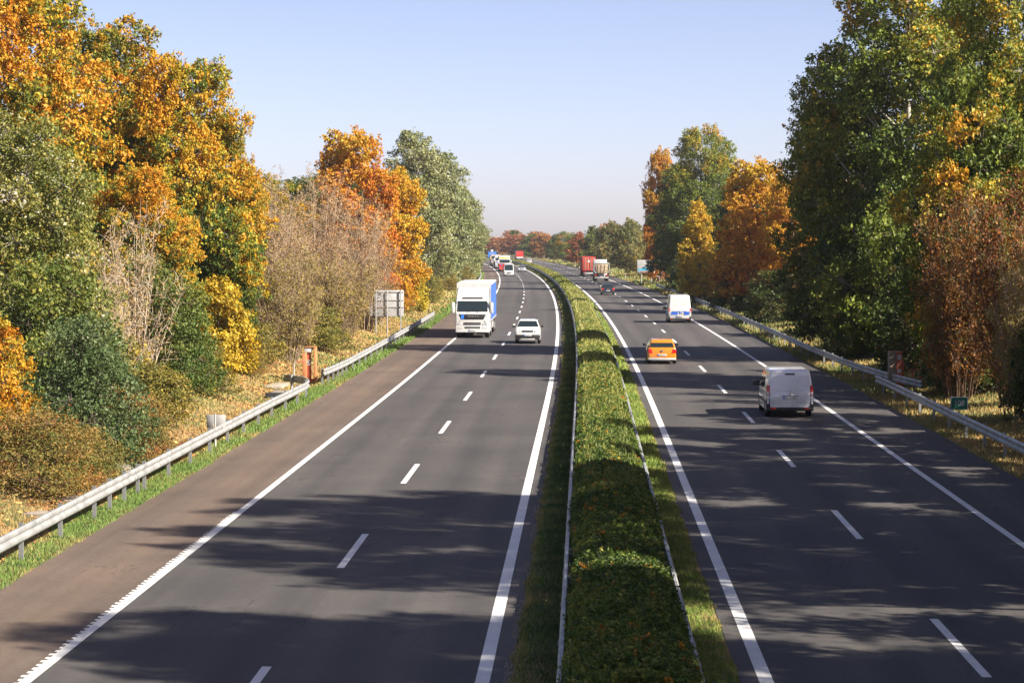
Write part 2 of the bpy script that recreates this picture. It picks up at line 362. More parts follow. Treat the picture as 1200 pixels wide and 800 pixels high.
def pal_verge_r(la, s, n):
    g = .75 - np.clip((130 - s) / 50, 0, 1) * .35 + (vnoise(la, s, 22, 2.5) - .5) * .8
    k = np.clip(g + rng.normal(0, .18, n), 0, 1)
    c = np.where((k < .5)[:, None], lerp3(TAN, STRAW, np.clip(k * 2, 0, 1)), lerp3(STRAW * .8, GR * 1.1, np.clip(k * 2 - 1, 0, 1)))
    return c * rng.uniform(.75, 1.25, (n, 1))
zm = lambda l: np.interp(l, [-1.35, -1.22, -.9, 2.3, 2.58, 2.7], [-.04, -.012, .04, .04, -.012, -.04])
seg = [(34, 70, 520, 1.0), (70, 120, 260, 1.7), (120, 240, 80, 3.0), (240, 520, 16, 6.5), (520, 1000, 4, 13)]
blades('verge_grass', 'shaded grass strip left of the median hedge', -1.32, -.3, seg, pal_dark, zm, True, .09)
blades('verge_grass', 'bright green grass strip right of the median hedge', 1.6, 2.66, seg, pal_green, zm, True, .08)
seg2 = [(45, 80, 330, 1.2), (80, 130, 170, 1.8), (130, 230, 60, 3.2), (230, 420, 14, 6), (420, 800, 3.5, 12)]
blades('verge_grass', 'green and straw grass along the left hard shoulder', -14.2, -12.15, seg2, pal_verge_l, zg, True, .085)
seg3 = [(50, 80, 130, 1.5), (80, 130, 80, 2.1), (130, 230, 30, 3.8), (230, 420, 8, 7), (420, 800, 1.6, 13)]
blades('bank_grass', 'dry grass on the left bank below the trees', -19, -14.1, seg3, pal_verge_l, zg, False, .075)
blades('verge_grass', 'green and straw grass behind the right guardrail', 13.2, 19, [(60, 95, 150, 1.3), (95, 150, 80, 2.0), (150, 260, 26, 3.8), (260, 480, 7, 7), (480, 800, 1.6, 13)], pal_verge_r, zg)
def litter(name, label, lat0, lat1, s0, s1, n, size):
    la = rng.uniform(lat0, lat1, n); s = s0 + (s1 - s0) * rng.random(n) ** 1.6
    keep = vnoise(la, s, 44, 1.6) > rng.uniform(.2, .75, n); la = la[keep]; s = s[keep]; n = len(la)
    c = np.stack([la + dev(s), s, zg(la) + rng.uniform(.01, .05, n)], 1)
    a = rng.uniform(0, 6.283, n); r = size * rng.uniform(.6, 1.3, n) * (1 + s / 160)
    u = np.stack([np.cos(a), np.sin(a), rng.normal(0, .35, n)], 1) * r[:, None]; v = np.stack([-np.sin(a), np.cos(a), rng.normal(0, .35, n)], 1) * r[:, None] * .7
    V = np.stack([c - u, c + v, c + u, c - v], 1).reshape(-1, 3); V[:, 2] = np.maximum(V[:, 2], zg(np.repeat(la, 4)) + .004)
    pal = np.array([(.36, .15, .04), (.48, .26, .07), (.22, .10, .04), (.55, .36, .12), (.30, .12, .04)])
    C = np.repeat(pal[rng.integers(0, 5, n)] * rng.uniform(.7, 1.3, (n, 1)), 4, 0)
    tag(obj(name, np_mesh(name, V, np.arange(4 * n).reshape(-1, 4), M['litter'], C)), label, 'leaves', kind='stuff')
litter('fallen_leaves', 'brown and orange fallen leaves on the left bank', -19, -13.3, 48, 260, 26000, .052)
litter('fallen_leaves', 'fallen leaves below the dark bushes on the right', 13.7, 18.5, 60, 200, 13000, .05)
# crumbling pale grit along the inner edge of the left carriageway
n = 5200; s = 34 + 90 * rng.random(n) ** 1.7; la = -1.27 + rng.normal(0, .045, n); k = vnoise(la * 0, s, 9, 1.4) > .42; s = s[k]; la = la[k]; n = len(s)
r = rng.uniform(.006, .02, n)[:, None] * (1 + s[:, None] / 120); c = np.stack([la + dev(s), s, np.full(n, .0)], 1)
o3 = np.array([(-1, -.6, -.5), (1, -.8, -.5), (.1, 1, -.5), (0, 0, 1.1)])
V = (c[:, None] + o3[None] * r[:, :, None] * rng.uniform(.6, 1.3, (n, 4, 1))).reshape(-1, 3)
b4 = np.arange(n)[:, None] * 4; F = np.concatenate([b4 + np.array([[0, 1, 3]]), b4 + np.array([[1, 2, 3]]), b4 + np.array([[2, 0, 3]])])
tag(obj('grit', np_mesh('grit', V, F, M['litter'], np.repeat(rng.uniform(.10, .30, (n, 1)) * np.array([[1, .90, .76]]), 4, 0))), 'pale grit along the inner edge of the left carriageway', 'grit', kind='stuff')

# ------------------------------------------------------------------ leaves, twigs and trees
def leaf_quads(c, nrm, size, asp=.72):
    n = len(c)
    u = rng.normal(size=(n, 3)); u -= nrm * (u * nrm).sum(1, keepdims=True); u /= np.linalg.norm(u, axis=1, keepdims=True) + 1e-9
    v = np.cross(nrm, u); s = size[:, None]
    return np.stack([c - u * s * .5, c + v * s * asp * .5 + nrm * s * .10, c + u * s * .5, c - v * s * asp * .5 + nrm * s * .10], 1).reshape(-1, 3)
def unit(a): return a / (np.linalg.norm(a, axis=-1, keepdims=True) + 1e-9)
def tubes_np(segs, n=3):
    """segs (k,8): p(3) q(3) r0 r1 -> vertices, quads of n-sided tubes"""
    S = np.asarray(segs, float); k = len(S); p = S[:, :3]; q = S[:, 3:6]; d = unit(q - p)
    ref = np.where(np.abs(d[:, 2:3]) > .9, [[1., 0, 0]], [[0, 0, 1.]]); a = unit(np.cross(d, ref)); b = np.cross(d, a)
    V = []
    for c, r in ((p, S[:, 6]), (q, S[:, 7])):
        for i in range(n):
            t = 2 * math.pi * i / n; V.append(c + (a * math.cos(t) + b * math.sin(t)) * r[:, None])
    V = np.stack(V, 1).reshape(-1, 3); base = np.arange(k)[:, None] * 2 * n
    F = np.concatenate([base + np.array([[i, (i + 1) % n, n + (i + 1) % n, n + i]]) for i in range(n)])
    return V, F
def curve_pts(p, q, sag, k):
    t = np.linspace(0, 1, k)[:, None]; mid = (p + q) / 2 + sag
    return (1 - t) ** 2 * p + 2 * t * (1 - t) * mid + t ** 2 * q
class Proto:
    def __init__(s, trunk, crown, H, R): s.trunk = trunk; s.crown = crown; s.H = H; s.R = R

def leafy(name, H, R, zb, n_lobe, n_cl, n_lf, lsize, pal, shape='round', cl_r=.5, bark='bark', seed=0, lob=.34, up=.35, trunk_r=None, holes=.0):
    """tapered trunk, limbs to lobes, twigs to clusters, clusters of leaves"""
    g = np.random.default_rng(seed + 100)
    hh = (H - zb) / 2; cz = zb + hh
    def prof(t):           # relative radius at relative height t in 0..1
        if shape == 'round': return np.sqrt(np.clip(1 - (2 * t - 1) ** 2, 0, 1)) ** .8
        if shape == 'egg': return np.clip(np.sin(np.pi * np.clip(t, 0, 1) ** .62), 0, 1) ** .75
        if shape == 'column': return np.clip(np.sin(np.pi * np.clip(t, 0.0, 1) ** .8), 0, 1) ** .45
        if shape == 'dome': return np.where(t > .35, np.sqrt(np.clip(1 - ((t - .35) / .66) ** 2, 0, 1)), .80 + .2 * t / .35)
        if shape == 'shrub': return np.clip(1 - t, 0, 1) ** .45 * np.clip(.75 + t, 0, 1)
        return 1 - t
    t = (np.arange(n_lobe) + g.random(n_lobe)) / n_lobe; t = .04 + .94 * t
    ang = np.arange(n_lobe) * 2.39996 + g.normal(0, .35, n_lobe)
    rr = prof(t) * R * g.uniform(.45, .86, n_lobe)
    lobes = np.stack([np.cos(ang) * rr, np.sin(ang) * rr, zb + t * (H - zb) * .97], 1)
    lr = R * lob * g.uniform(.7, 1.35, n_lobe) * (.5 + .5 * prof(t))
    lobe_c = g.random(n_lobe)
    w = lr ** 2; li = g.choice(n_lobe, n_cl, p=w / w.sum())
    d = unit(g.normal(size=(n_cl, 3)) + np.array([0, 0, .25]))
    cc = lobes[li] + d * lr[li][:, None] * g.uniform(.55, 1.08, n_cl)[:, None] * np.array([1.12, 1.12, .70])
    cc[:, 2] = np.clip(cc[:, 2], .25, H)
    outward = unit(cc - np.array([0, 0, cz]))
    clc = g.random(n_cl)
    n = n_cl * n_lf; ci = np.repeat(np.arange(n_cl), n_lf)
    ax = unit(outward * .55 + g.normal(size=(n_cl, 3)) * .55 + np.array([0, 0, .30])); ln = cl_r * g.uniform(.6, 2.0, n_cl)
    tt = g.random(n) ** .8; off = ax[ci] * ((tt - .35) * ln[ci])[:, None] + g.normal(size=(n, 3)) * (cl_r * (.42 - .24 * tt))[:, None] * np.array([1, 1, .62])
    c = cc[ci] + off; c[:, 2] = np.maximum(c[:, 2], .06)
    nr = unit(g.normal(size=(n, 3)) * .75 + outward[ci] * .35 + np.array([0, 0, up]))
    size = lsize * g.uniform(.42, 1.45, n) * (.8 + .4 * clc[ci])
    V = leaf_quads(c, nr, size)
    rel = np.clip(c[:, 2] / H, 0, 1); outer = np.clip(np.hypot(c[:, 0], c[:, 1]) / (R * 1.05), 0, 1.2)
    C = pal(g, n, lobe_c[li][ci], clc[ci], rel, outer)
    crown = np_mesh(name + '_crown', V, np.arange(4 * n).reshape(-1, 4), M['leaf'], np.repeat(np.clip(C, .004, .9), 4, 0))
    # wood
    tr = trunk_r or H * .016; segs = []
    tp = np.array([[g.normal(0, .02) * H * k * .25, g.normal(0, .02) * H * k * .25, H * .9 * k / 6] for k in range(7)]); tp[0] = (0, 0, -.3)
    for k in range(6): segs.append([*tp[k], *tp[k + 1], tr * (1 - k / 6.6) * (1.25 if k == 0 else 1), tr * (1 - (k + 1) / 6.6)])
    for i in range(n_lobe):
        zz = np.clip(lobes[i, 2] - rr[i] * .9, H * .06, H * .85); k = zz / (H * .9) * 6; a = int(k); a = min(a, 5)
        p = tp[a] + (tp[a + 1] - tp[a]) * (k - a); pts = curve_pts(p, lobes[i], np.array([0, 0, -.06 * H * g.random()]), 4); r0 = tr * .42 * (1 - zz / H) + .02
        for j in range(3): segs.append([*pts[j], *pts[j + 1], r0 * (1 - j * .27), r0 * (1 - (j + 1) * .27)])
    V1, F1 = tubes_np(segs, 6)
    sub = g.choice(n_cl, min(n_cl, 250 if shape == 'shrub' else 900), replace=False)
    V2, F2 = tubes_np(np.concatenate([lobes[li[sub]], cc[sub], np.full((len(sub), 1), .010 if shape == 'shrub' else .02), np.full((len(sub), 1), .004 if shape == 'shrub' else .007)], 1), 3)
    trunk = np_mesh(name + '_trunk', np.concatenate([V1, V2]), np.concatenate([F1, F2 + len(V1)]), M[bark], smooth=True)
    return Proto(trunk, crown, H, R)

def twiggy(name, H, R, stems, kids, twigs, bark, n_leaf, lsize, pal, seed=0, spread=.9, r0=.05, erect=.6):
    """many-stemmed bare shrub or small tree: stems > branches > fine twigs, sparse leaves"""
    g = np.random.default_rng(seed + 500); segs = []; tips = []
    for i in range(stems):
        a = g.uniform(0, 6.283); rad = R * spread * math.sqrt(g.random()); top = np.array([math.cos(a) * rad, math.sin(a) * rad, H * (g.uniform(.62, .98) - .30 * (rad / R) ** 2)])
        p0 = np.array([math.cos(a) * rad * .25, math.sin(a) * rad * .25, -.2]); pts = curve_pts(p0, top, np.array([-math.cos(a) * rad * .12, -math.sin(a) * rad * .12, 0]), 6)
        for j in range(5): segs.append([*pts[j], *pts[j + 1], r0 * (1 - j * .18), r0 * (1 - (j + 1) * .18)])
        for k in range(kids):
            f = g.uniform(.15, .98); idx = min(int(f * 5), 4); b = pts[idx] + (pts[idx + 1] - pts[idx]) * (f * 5 - idx)
            dirn = unit(np.array([g.normal(), g.normal(), erect + g.random() * .9])); L = H * g.uniform(.08, .2) * (1.15 - f * .6)
            e = b + dirn * L; m_ = (b + e) / 2 + g.normal(0, .05 * L, 3); rb = r0 * .42 * (1.1 - f)+.006
            segs += [[*b, *m_, rb, rb * .75], [*m_, *e, rb * .75, rb * .45]]
            for q in range(twigs):
                ff = g.uniform(.2, 1.0); b2 = b + (e - b) * ff; d2 = unit(dirn * .7 + g.normal(size=3) * .8 + np.array([0, 0, .25])); e2 = b2 + d2 * L * g.uniform(.3, .7)
                segs.append([*b2, *e2, .011, .004]); tips.append(b2 + (e2 - b2) * g.random()); tips.append(e2)
    S = np.array(segs); S[:, 2] = np.maximum(S[:, 2], -.2); S[:, 5] = np.maximum(S[:, 5], .05)
    V, F = tubes_np(S, 3)
    trunk = np_mesh(name + '_trunk', V, F, M[bark], smooth=True); crown = None
    if n_leaf:
        tips = np.array(tips); ii = g.integers(0, len(tips), n_leaf); c = tips[ii] + g.normal(0, .10, (n_leaf, 3)); c[:, 2] = np.maximum(c[:, 2], .06)
        nr = unit(g.normal(size=(n_leaf, 3)) + np.array([0, 0, .4])); V = leaf_quads(c, nr, lsize * g.uniform(.6, 1.3, n_leaf))
        C = pal(g, n_leaf, (np.sin(ii * .013) + 1) / 2, g.random(len(tips))[ii], np.clip(c[:, 2] / H, 0, 1), np.hypot(c[:, 0], c[:, 1]) / R)
        crown = np_mesh(name + '_crown', V, np.arange(4 * n_leaf).reshape(-1, 4), M['leaf'], np.repeat(np.clip(C, .004, .9), 4, 0))
    return Proto(trunk, crown, H, R)

def pal_mix(stops, wl=.3, wc=.3, wr=.15, wh=0.0, wo=0.0, bias=0.0, jit=.16):
    """leaf colour from a list of colours, by lobe, cluster, leaf, height and outwardness"""
    P = np.array(stops, float)
    def f(g, n, lobe, cl, rel, outer):
        k = bias + wl * (lobe - .5) + wc * (cl - .5) + wh * (rel - .5) + wo * (outer - .6) + g.normal(0, wr * .65, n) + .5
        k = np.clip(k, 0, .9999) * (len(P) - 1); i = k.astype(int); fr = (k - i)[:, None]
        return (P[i] * (1 - fr) + P[i + 1] * fr) * g.uniform(1 - jit, 1 + jit, (n, 1))
    return f
dkg, mdg, ylg, yel, gold, orng, rust, brn = (.028, .052, .010), (.062, .105, .014), (.16, .20, .022), (.44, .32, .022), (.50, .25, .012), (.48, .155, .012), (.30, .075, .014), (.16, .07, .025)
slv, slvg, slvy = (.40, .42, .32), (.18, .215, .09), (.29, .30, .11)
PR = {}
PR['maple_a'] = leafy('maple_a', 18, 6.2, .4, 70, 5200, 28, .175, pal_mix([mdg, mdg, ylg, yel, gold, gold, (.50, .20, .012)], .5, .6, .13, .62, .45, -.13), 'dome', .46, seed=1, lob=.27)
PR['maple_b'] = leafy('maple_b', 18, 6.2, .4, 68, 4800, 28, .175, pal_mix([mdg, mdg, ylg, yel, gold, gold], .45, .6, .13, .6, .35, -.17), 'dome', .46, seed=2, lob=.27)
PR['orange_maple'] = leafy('orange_maple', 16, 5.0, .8, 44, 1900, 26, .25, pal_mix([brn, rust, orng, gold, gold, yel], .35, .4, .14, .4, .15, .10), 'dome', .58, seed=3, lob=.31)
PR['white_poplar'] = leafy('white_poplar', 12, 3.4, .2, 50, 3000, 24, .13, pal_mix([mdg, (.09, .12, .025), (.13, .16, .03), (.17, .19, .04), (.24, .24, .05), (.30, .26, .06), (.55, .55, .46)], .3, .5, .19, .1, .1, -.02), 'column', .45, 'bark_pale', seed=4, lob=.34)
PR['silver_poplar'] = leafy('silver_poplar', 20, 5.0, .6, 56, 2500, 24, .25, pal_mix([(.07, .10, .03), slvg, slvg, slvy, (.26, .28, .16), slv], .3, .4, .17, 0, 0, .0), 'column', .7, 'bark_pale', seed=5, lob=.3)
PR['green_poplar'] = leafy('green_poplar', 25, 7.5, .8, 90, 5200, 28, .22, pal_mix([dkg, mdg, mdg, ylg, ylg, ylg, yel, gold], .4, .35, .16, .45, 0, -.06), 'dome', .68, 'bark_pale', seed=6, lob=.25)
PR['dark_tree'] = leafy('dark_tree', 20, 6.0, .6, 56, 2800, 26, .25, pal_mix([dkg, dkg, mdg, mdg, ylg, gold], .3, .35, .15, .1, 0, -.12), 'dome', .7, seed=7, lob=.29)
PR['yellow_tree'] = leafy('yellow_tree', 12, 3.0, .8, 26, 850, 20, .24, pal_mix([ylg, yel, yel, gold, gold], .25, .3, .18), 'egg', .55, seed=8, lob=.38)
PR['yellow_poplar'] = leafy('yellow_poplar', 16, 5.0, .6, 44, 1800, 24, .22, pal_mix([mdg, mdg, ylg, ylg, yel, gold], .75, .35, .14, .1), 'dome', .6, seed=9, lob=.3)
PR['olive_tree'] = leafy('olive_tree', 14, 5.0, .5, 34, 900, 18, .36, pal_mix([mdg, (.10, .12, .03), (.17, .17, .05), (.24, .21, .06), gold], .35, .35, .16), 'egg', .7, seed=10, lob=.34)
PR['far_orange'] = leafy('far_orange', 12, 5.0, .4, 30, 520, 16, .5, pal_mix([brn, (.26, .11, .04), (.36, .15, .04), (.44, .20, .06), (.46, .28, .09)], .5, .35, .16), 'round', .8, seed=11, lob=.36)
PR['far_green'] = leafy('far_green', 13, 4.6, .4, 30, 560, 16, .5, pal_mix([dkg, mdg, (.10, .12, .03), ylg, (.30, .25, .06)], .45, .35, .16), 'egg', .8, seed=12, lob=.36)
PR['red_tree'] = leafy('red_tree', 13, 4.0, .4, 30, 700, 18, .36, pal_mix([brn, (.24, .09, .03), (.28, .11, .035), (.36, .14, .04), (.42, .18, .03), gold], .4, .35, .16), 'egg', .7, seed=13, lob=.34)
PR['green_bush'] = leafy('green_bush', 5, 2.3, .15, 30, 850, 20, .12, pal_mix([dkg, mdg, (.09, .125, .02), (.14, .16, .03), (.24, .22, .03)], .4, .4, .17, .2), 'shrub', .4, seed=14, lob=.36)
PR['teal_bush'] = leafy('teal_bush', 5, 2.2, .1, 32, 1100, 20, .10, pal_mix([(.04, .065, .02), (.075, .11, .03), (.11, .15, .055), (.18, .20, .08), (.45, .46, .38)], .3, .4, .16, .05, 0, -.10), 'shrub', .36, 'bark', seed=15, lob=.36)
PR['orange_bush'] = leafy('orange_bush', 5, 2.0, .15, 28, 700, 20, .13, pal_mix([mdg, ylg, yel, gold, gold, orng], .5, .45, .16, .3), 'shrub', .36, seed=16, lob=.36)
PR['brown_bush'] = leafy('brown_bush', 2.6, 1.9, .05, 34, 1100, 20, .06, pal_mix([mdg, (.13, .14, .03), (.20, .17, .035), (.28, .17, .035), (.28, .12, .03)], .45, .45, .18), 'shrub', .30, 'twig_dark', seed=17, lob=.36)
PR['olive_bush'] = leafy('olive_bush', 3.2, 2.1, .05, 30, 700, 18, .11, pal_mix([mdg, (.11, .12, .025), (.19, .17, .035), (.28, .22, .04), yel], .35, .35, .17), 'shrub', .36, seed=18, lob=.36)
PR['dark_bush'] = leafy('dark_bush', 4, 2.6, .05, 32, 800, 18, .14, pal_mix([dkg, dkg, mdg, (.08, .075, .025), (.16, .09, .02)], .3, .35, .16), 'shrub', .45, seed=19, lob=.36)
PR['yellow_bush'] = leafy('yellow_bush', 4, 1.7, .1, 24, 500, 18, .18, pal_mix([ylg, yel, yel, gold], .3, .3, .15), 'shrub', .4, seed=20, lob=.38)
PR['open_poplar'] = leafy('open_poplar', 25, 6.5, 1.2, 110, 3700, 24, .20, pal_mix([dkg, dkg, mdg, mdg, ylg, ylg, yel, gold], .35, .35, .16, .12, 0, -.12), 'dome', .62, 'bark_pale', seed=26, lob=.14)
bleaf = pal_mix([(.20, .12, .05), (.30, .18, .07), (.36, .24, .10), (.34, .27, .06)], .4, .4, .2)
PR['thicket_a'] = twiggy('thicket_a', 13, 4.0, 46, 14, 8, 'twig', 11000, .13, bleaf, seed=1, r0=.055)
PR['thicket_b'] = twiggy('thicket_b', 10, 4.0, 40, 14, 8, 'twig', 14000, .14, pal_mix([(.17, .14, .03), (.26, .19, .05), (.36, .27, .05), (.30, .16, .05)], .5, .4, .2), seed=2, r0=.045)
PR['pale_shrub'] = twiggy('pale_shrub', 9, 2.3, 16, 12, 5, 'twig_pale', 2600, .12, bleaf, seed=3, r0=.04, erect=1.2)
PR['red_shrub'] = twiggy('red_shrub', 9, 3.2, 34, 14, 7, 'twig_dark', 16000, .13, pal_mix([(.10, .045, .012), (.20, .065, .014), (.28, .085, .014), (.24, .13, .02), (.09, .11, .02)], .6, .5, .2), seed=4, r0=.045)
PR['grey_shrub'] = twiggy('grey_shrub', 4, 2.4, 46, 12, 6, 'twig_dark', 5000, .09, pal_mix([(.06, .065, .025), (.12, .10, .04), (.18, .13, .05)], .5, .4, .2), seed=5, r0=.025)

def plant(name, kind, x, y, h, r, label, cat='tree', group=None, lat=None):
    p = PR[kind]; la = (x - float(dev(y))) if lat is None else lat
    root = empty(name, (x, y, float(zg(la)) - .05), random.uniform(0, 6.283))
    a = r / p.R; root.scale = (a * random.uniform(.96, 1.04), a * random.uniform(.96, 1.04), h / p.H)
    obj('trunk', p.trunk, root)
    if p.crown: obj('crown', p.crown, root)
    return tag(root, label, cat, group)
def plant_px(name, kind, xc, ytop, d, wpx, label, cat='tree', group=None):
    x = px_x(xc, d); la = x - float(dev(d)); h = px_z(ytop, d) - float(zg(la))
    return plant(name, kind, x, d, h, wpx * d / 2736.9 / 2, label, cat, group)

# left side, near to far
for a in (
 ('maple_tree', 'maple_a', 214, 62, 122, 196, 'big maple with orange top and green heart right of the yellow maple', 'tree'),
 ('maple_tree', 'maple_b', 122, 18, 128, 230, 'tallest yellow maple at upper left behind the white poplar', 'tree'),
 ('maple_tree', 'maple_a', 22, -22, 118, 260, 'golden maple cut by the left edge of the picture', 'tree'),
 ('maple_tree', 'maple_b', 258, 128, 124, 104, 'lower right maple of the left group, next to the bare thicket', 'tree'),
 ('maple_tree', 'maple_a', 165, 190, 112, 150, 'lower golden maple in the middle of the left group', 'tree'),
 ('white_poplar', 'white_poplar', 22, 128, 85, 185, 'silvery white poplar at the left edge of the picture', 'tree'),
 ('poplar_sapling', 'teal_bush', 98, 372, 72, 165, 'grey green poplar sapling standing closest to left guardrail', 'bush'),
 ('poplar_sapling', 'green_bush', 55, 300, 80, 170, 'leafy green young tree behind the grey green sapling', 'bush'),
 ('orange_bush', 'orange_bush', -2, 372, 76, 95, 'golden orange bush at the far left edge', 'bush'),
 ('brown_bush', 'brown_bush', 28, 482, 65, 190, 'low rusty brown bush at the lower left edge', 'bush'),
 ('brown_bush', 'brown_bush', 150, 462, 77, 130, 'rusty olive bush behind the small grey box sign', 'bush'),
 ('bare_shrub', 'pale_shrub', 152, 205, 96, 125, 'pale bare branched shrub in front of the big maple', 'shrub'),
 ('bare_shrub', 'pale_shrub', 118, 260, 90, 90, 'smaller bare shrub with rusty leaves beside the white poplar', 'shrub'),
 ('green_bush', 'green_bush', 208, 330, 98, 105, 'green bush under the big orange topped maple', 'bush'),
 ('green_bush', 'green_bush', 175, 300, 104, 110, 'tall green bush behind the pale bare shrub', 'bush'),
 ('green_bush', 'maple_b', 66, 250, 92, 150, 'green leaved young maple between white poplar and bare shrub', 'tree'),
 ('olive_bush', 'olive_bush', 178, 428, 88, 110, 'olive bush below the pale bare shrub', 'bush'),
 ('olive_bush', 'olive_bush', 232, 402, 103, 90, 'olive bush below the tall green bush', 'bush'),
 ('yellow_bush', 'orange_bush', 262, 350, 121, 60, 'small orange gold bush right of the yellow bush', 'bush'),
 ('brown_bush', 'brown_bush', 88, 500, 69, 120, 'low brown bush in front of the grey green sapling', 'bush'),
 ('olive_bush', 'olive_bush', 300, 380, 126, 70, 'olive bush at the left foot of the brown thicket', 'bush'),
 ('olive_bush', 'olive_bush', 372, 362, 146, 80, 'olive bush between phone cabin and large sign', 'bush'),
 ('yellow_bush', 'yellow_bush', 256, 325, 116, 80, 'yellow bush at the foot of the big maple', 'bush'),
 ('brown_thicket', 'thicket_a', 316, 182, 138, 140, 'brown leafless thicket tree right beside the big maple', 'tree'),
 ('brown_thicket', 'thicket_a', 368, 178, 160, 140, 'tallest brown leafless tree left of the orange maple', 'tree'),
 ('brown_thicket', 'thicket_a', 425, 212, 178, 100, 'brown leafless tree in front of the orange maple', 'tree'),
 ('brown_thicket', 'thicket_b', 335, 268, 132, 115, 'ochre leaved thicket above the left orange phone cabin', 'shrub'),
 ('brown_thicket', 'thicket_b', 398, 282, 158, 105, 'ochre leaved thicket just left of the sign seen from behind', 'shrub'),
 ('brown_thicket', 'thicket_b', 440, 318, 190, 70, 'low ochre thicket behind the sign seen from behind', 'shrub'),
 ('orange_maple', 'orange_maple', 412, 148, 205, 112, 'tall orange gold maple rising above the brown thicket', 'tree'),
 ('orange_maple', 'orange_maple', 456, 195, 214, 88, 'rust orange maple left of the silvery poplars', 'tree'),
 ('yellow_bush', 'yellow_bush', 488, 320, 232, 34, 'bright yellow bush right of the sign seen from behind', 'bush'),
 ('silver_poplar', 'silver_poplar', 488, 152, 275, 96, 'tallest silver green poplar behind the orange maple', 'tree'),
 ('silver_poplar', 'silver_poplar', 519, 178, 330, 76, 'second silver green poplar, above the white articulated lorry', 'tree'),
 ('silver_poplar', 'silver_poplar', 540, 216, 405, 58, 'third silver green poplar along the left verge', 'tree'),
 ('silver_poplar', 'silver_poplar', 553, 250, 490, 34, 'smallest silver green poplar at the end of the left row', 'tree'),
 ('olive_bush', 'olive_bush', 470, 340, 222, 44, 'olive bush between the yellow bush and the sign', 'bush'),
 ('olive_bush', 'olive_bush', 504, 322, 262, 40, 'olive bush below the tallest silver poplar', 'bush'),
 ('olive_bush', 'olive_bush', 522, 315, 320, 34, 'olive bush beside the white articulated lorry roof', 'bush'),
 ('olive_bush', 'olive_bush', 541, 308, 400, 28, 'olive bush below the third silver poplar', 'bush'),
 ('olive_bush', 'olive_bush', 552, 305, 480, 22, 'olive bush at the far end of the left verge', 'bush'),
 ('brown_bush', 'brown_bush', 285, 410, 118, 70, 'low brown bush between big maple and brown thicket', 'bush'),
): plant_px(*a)
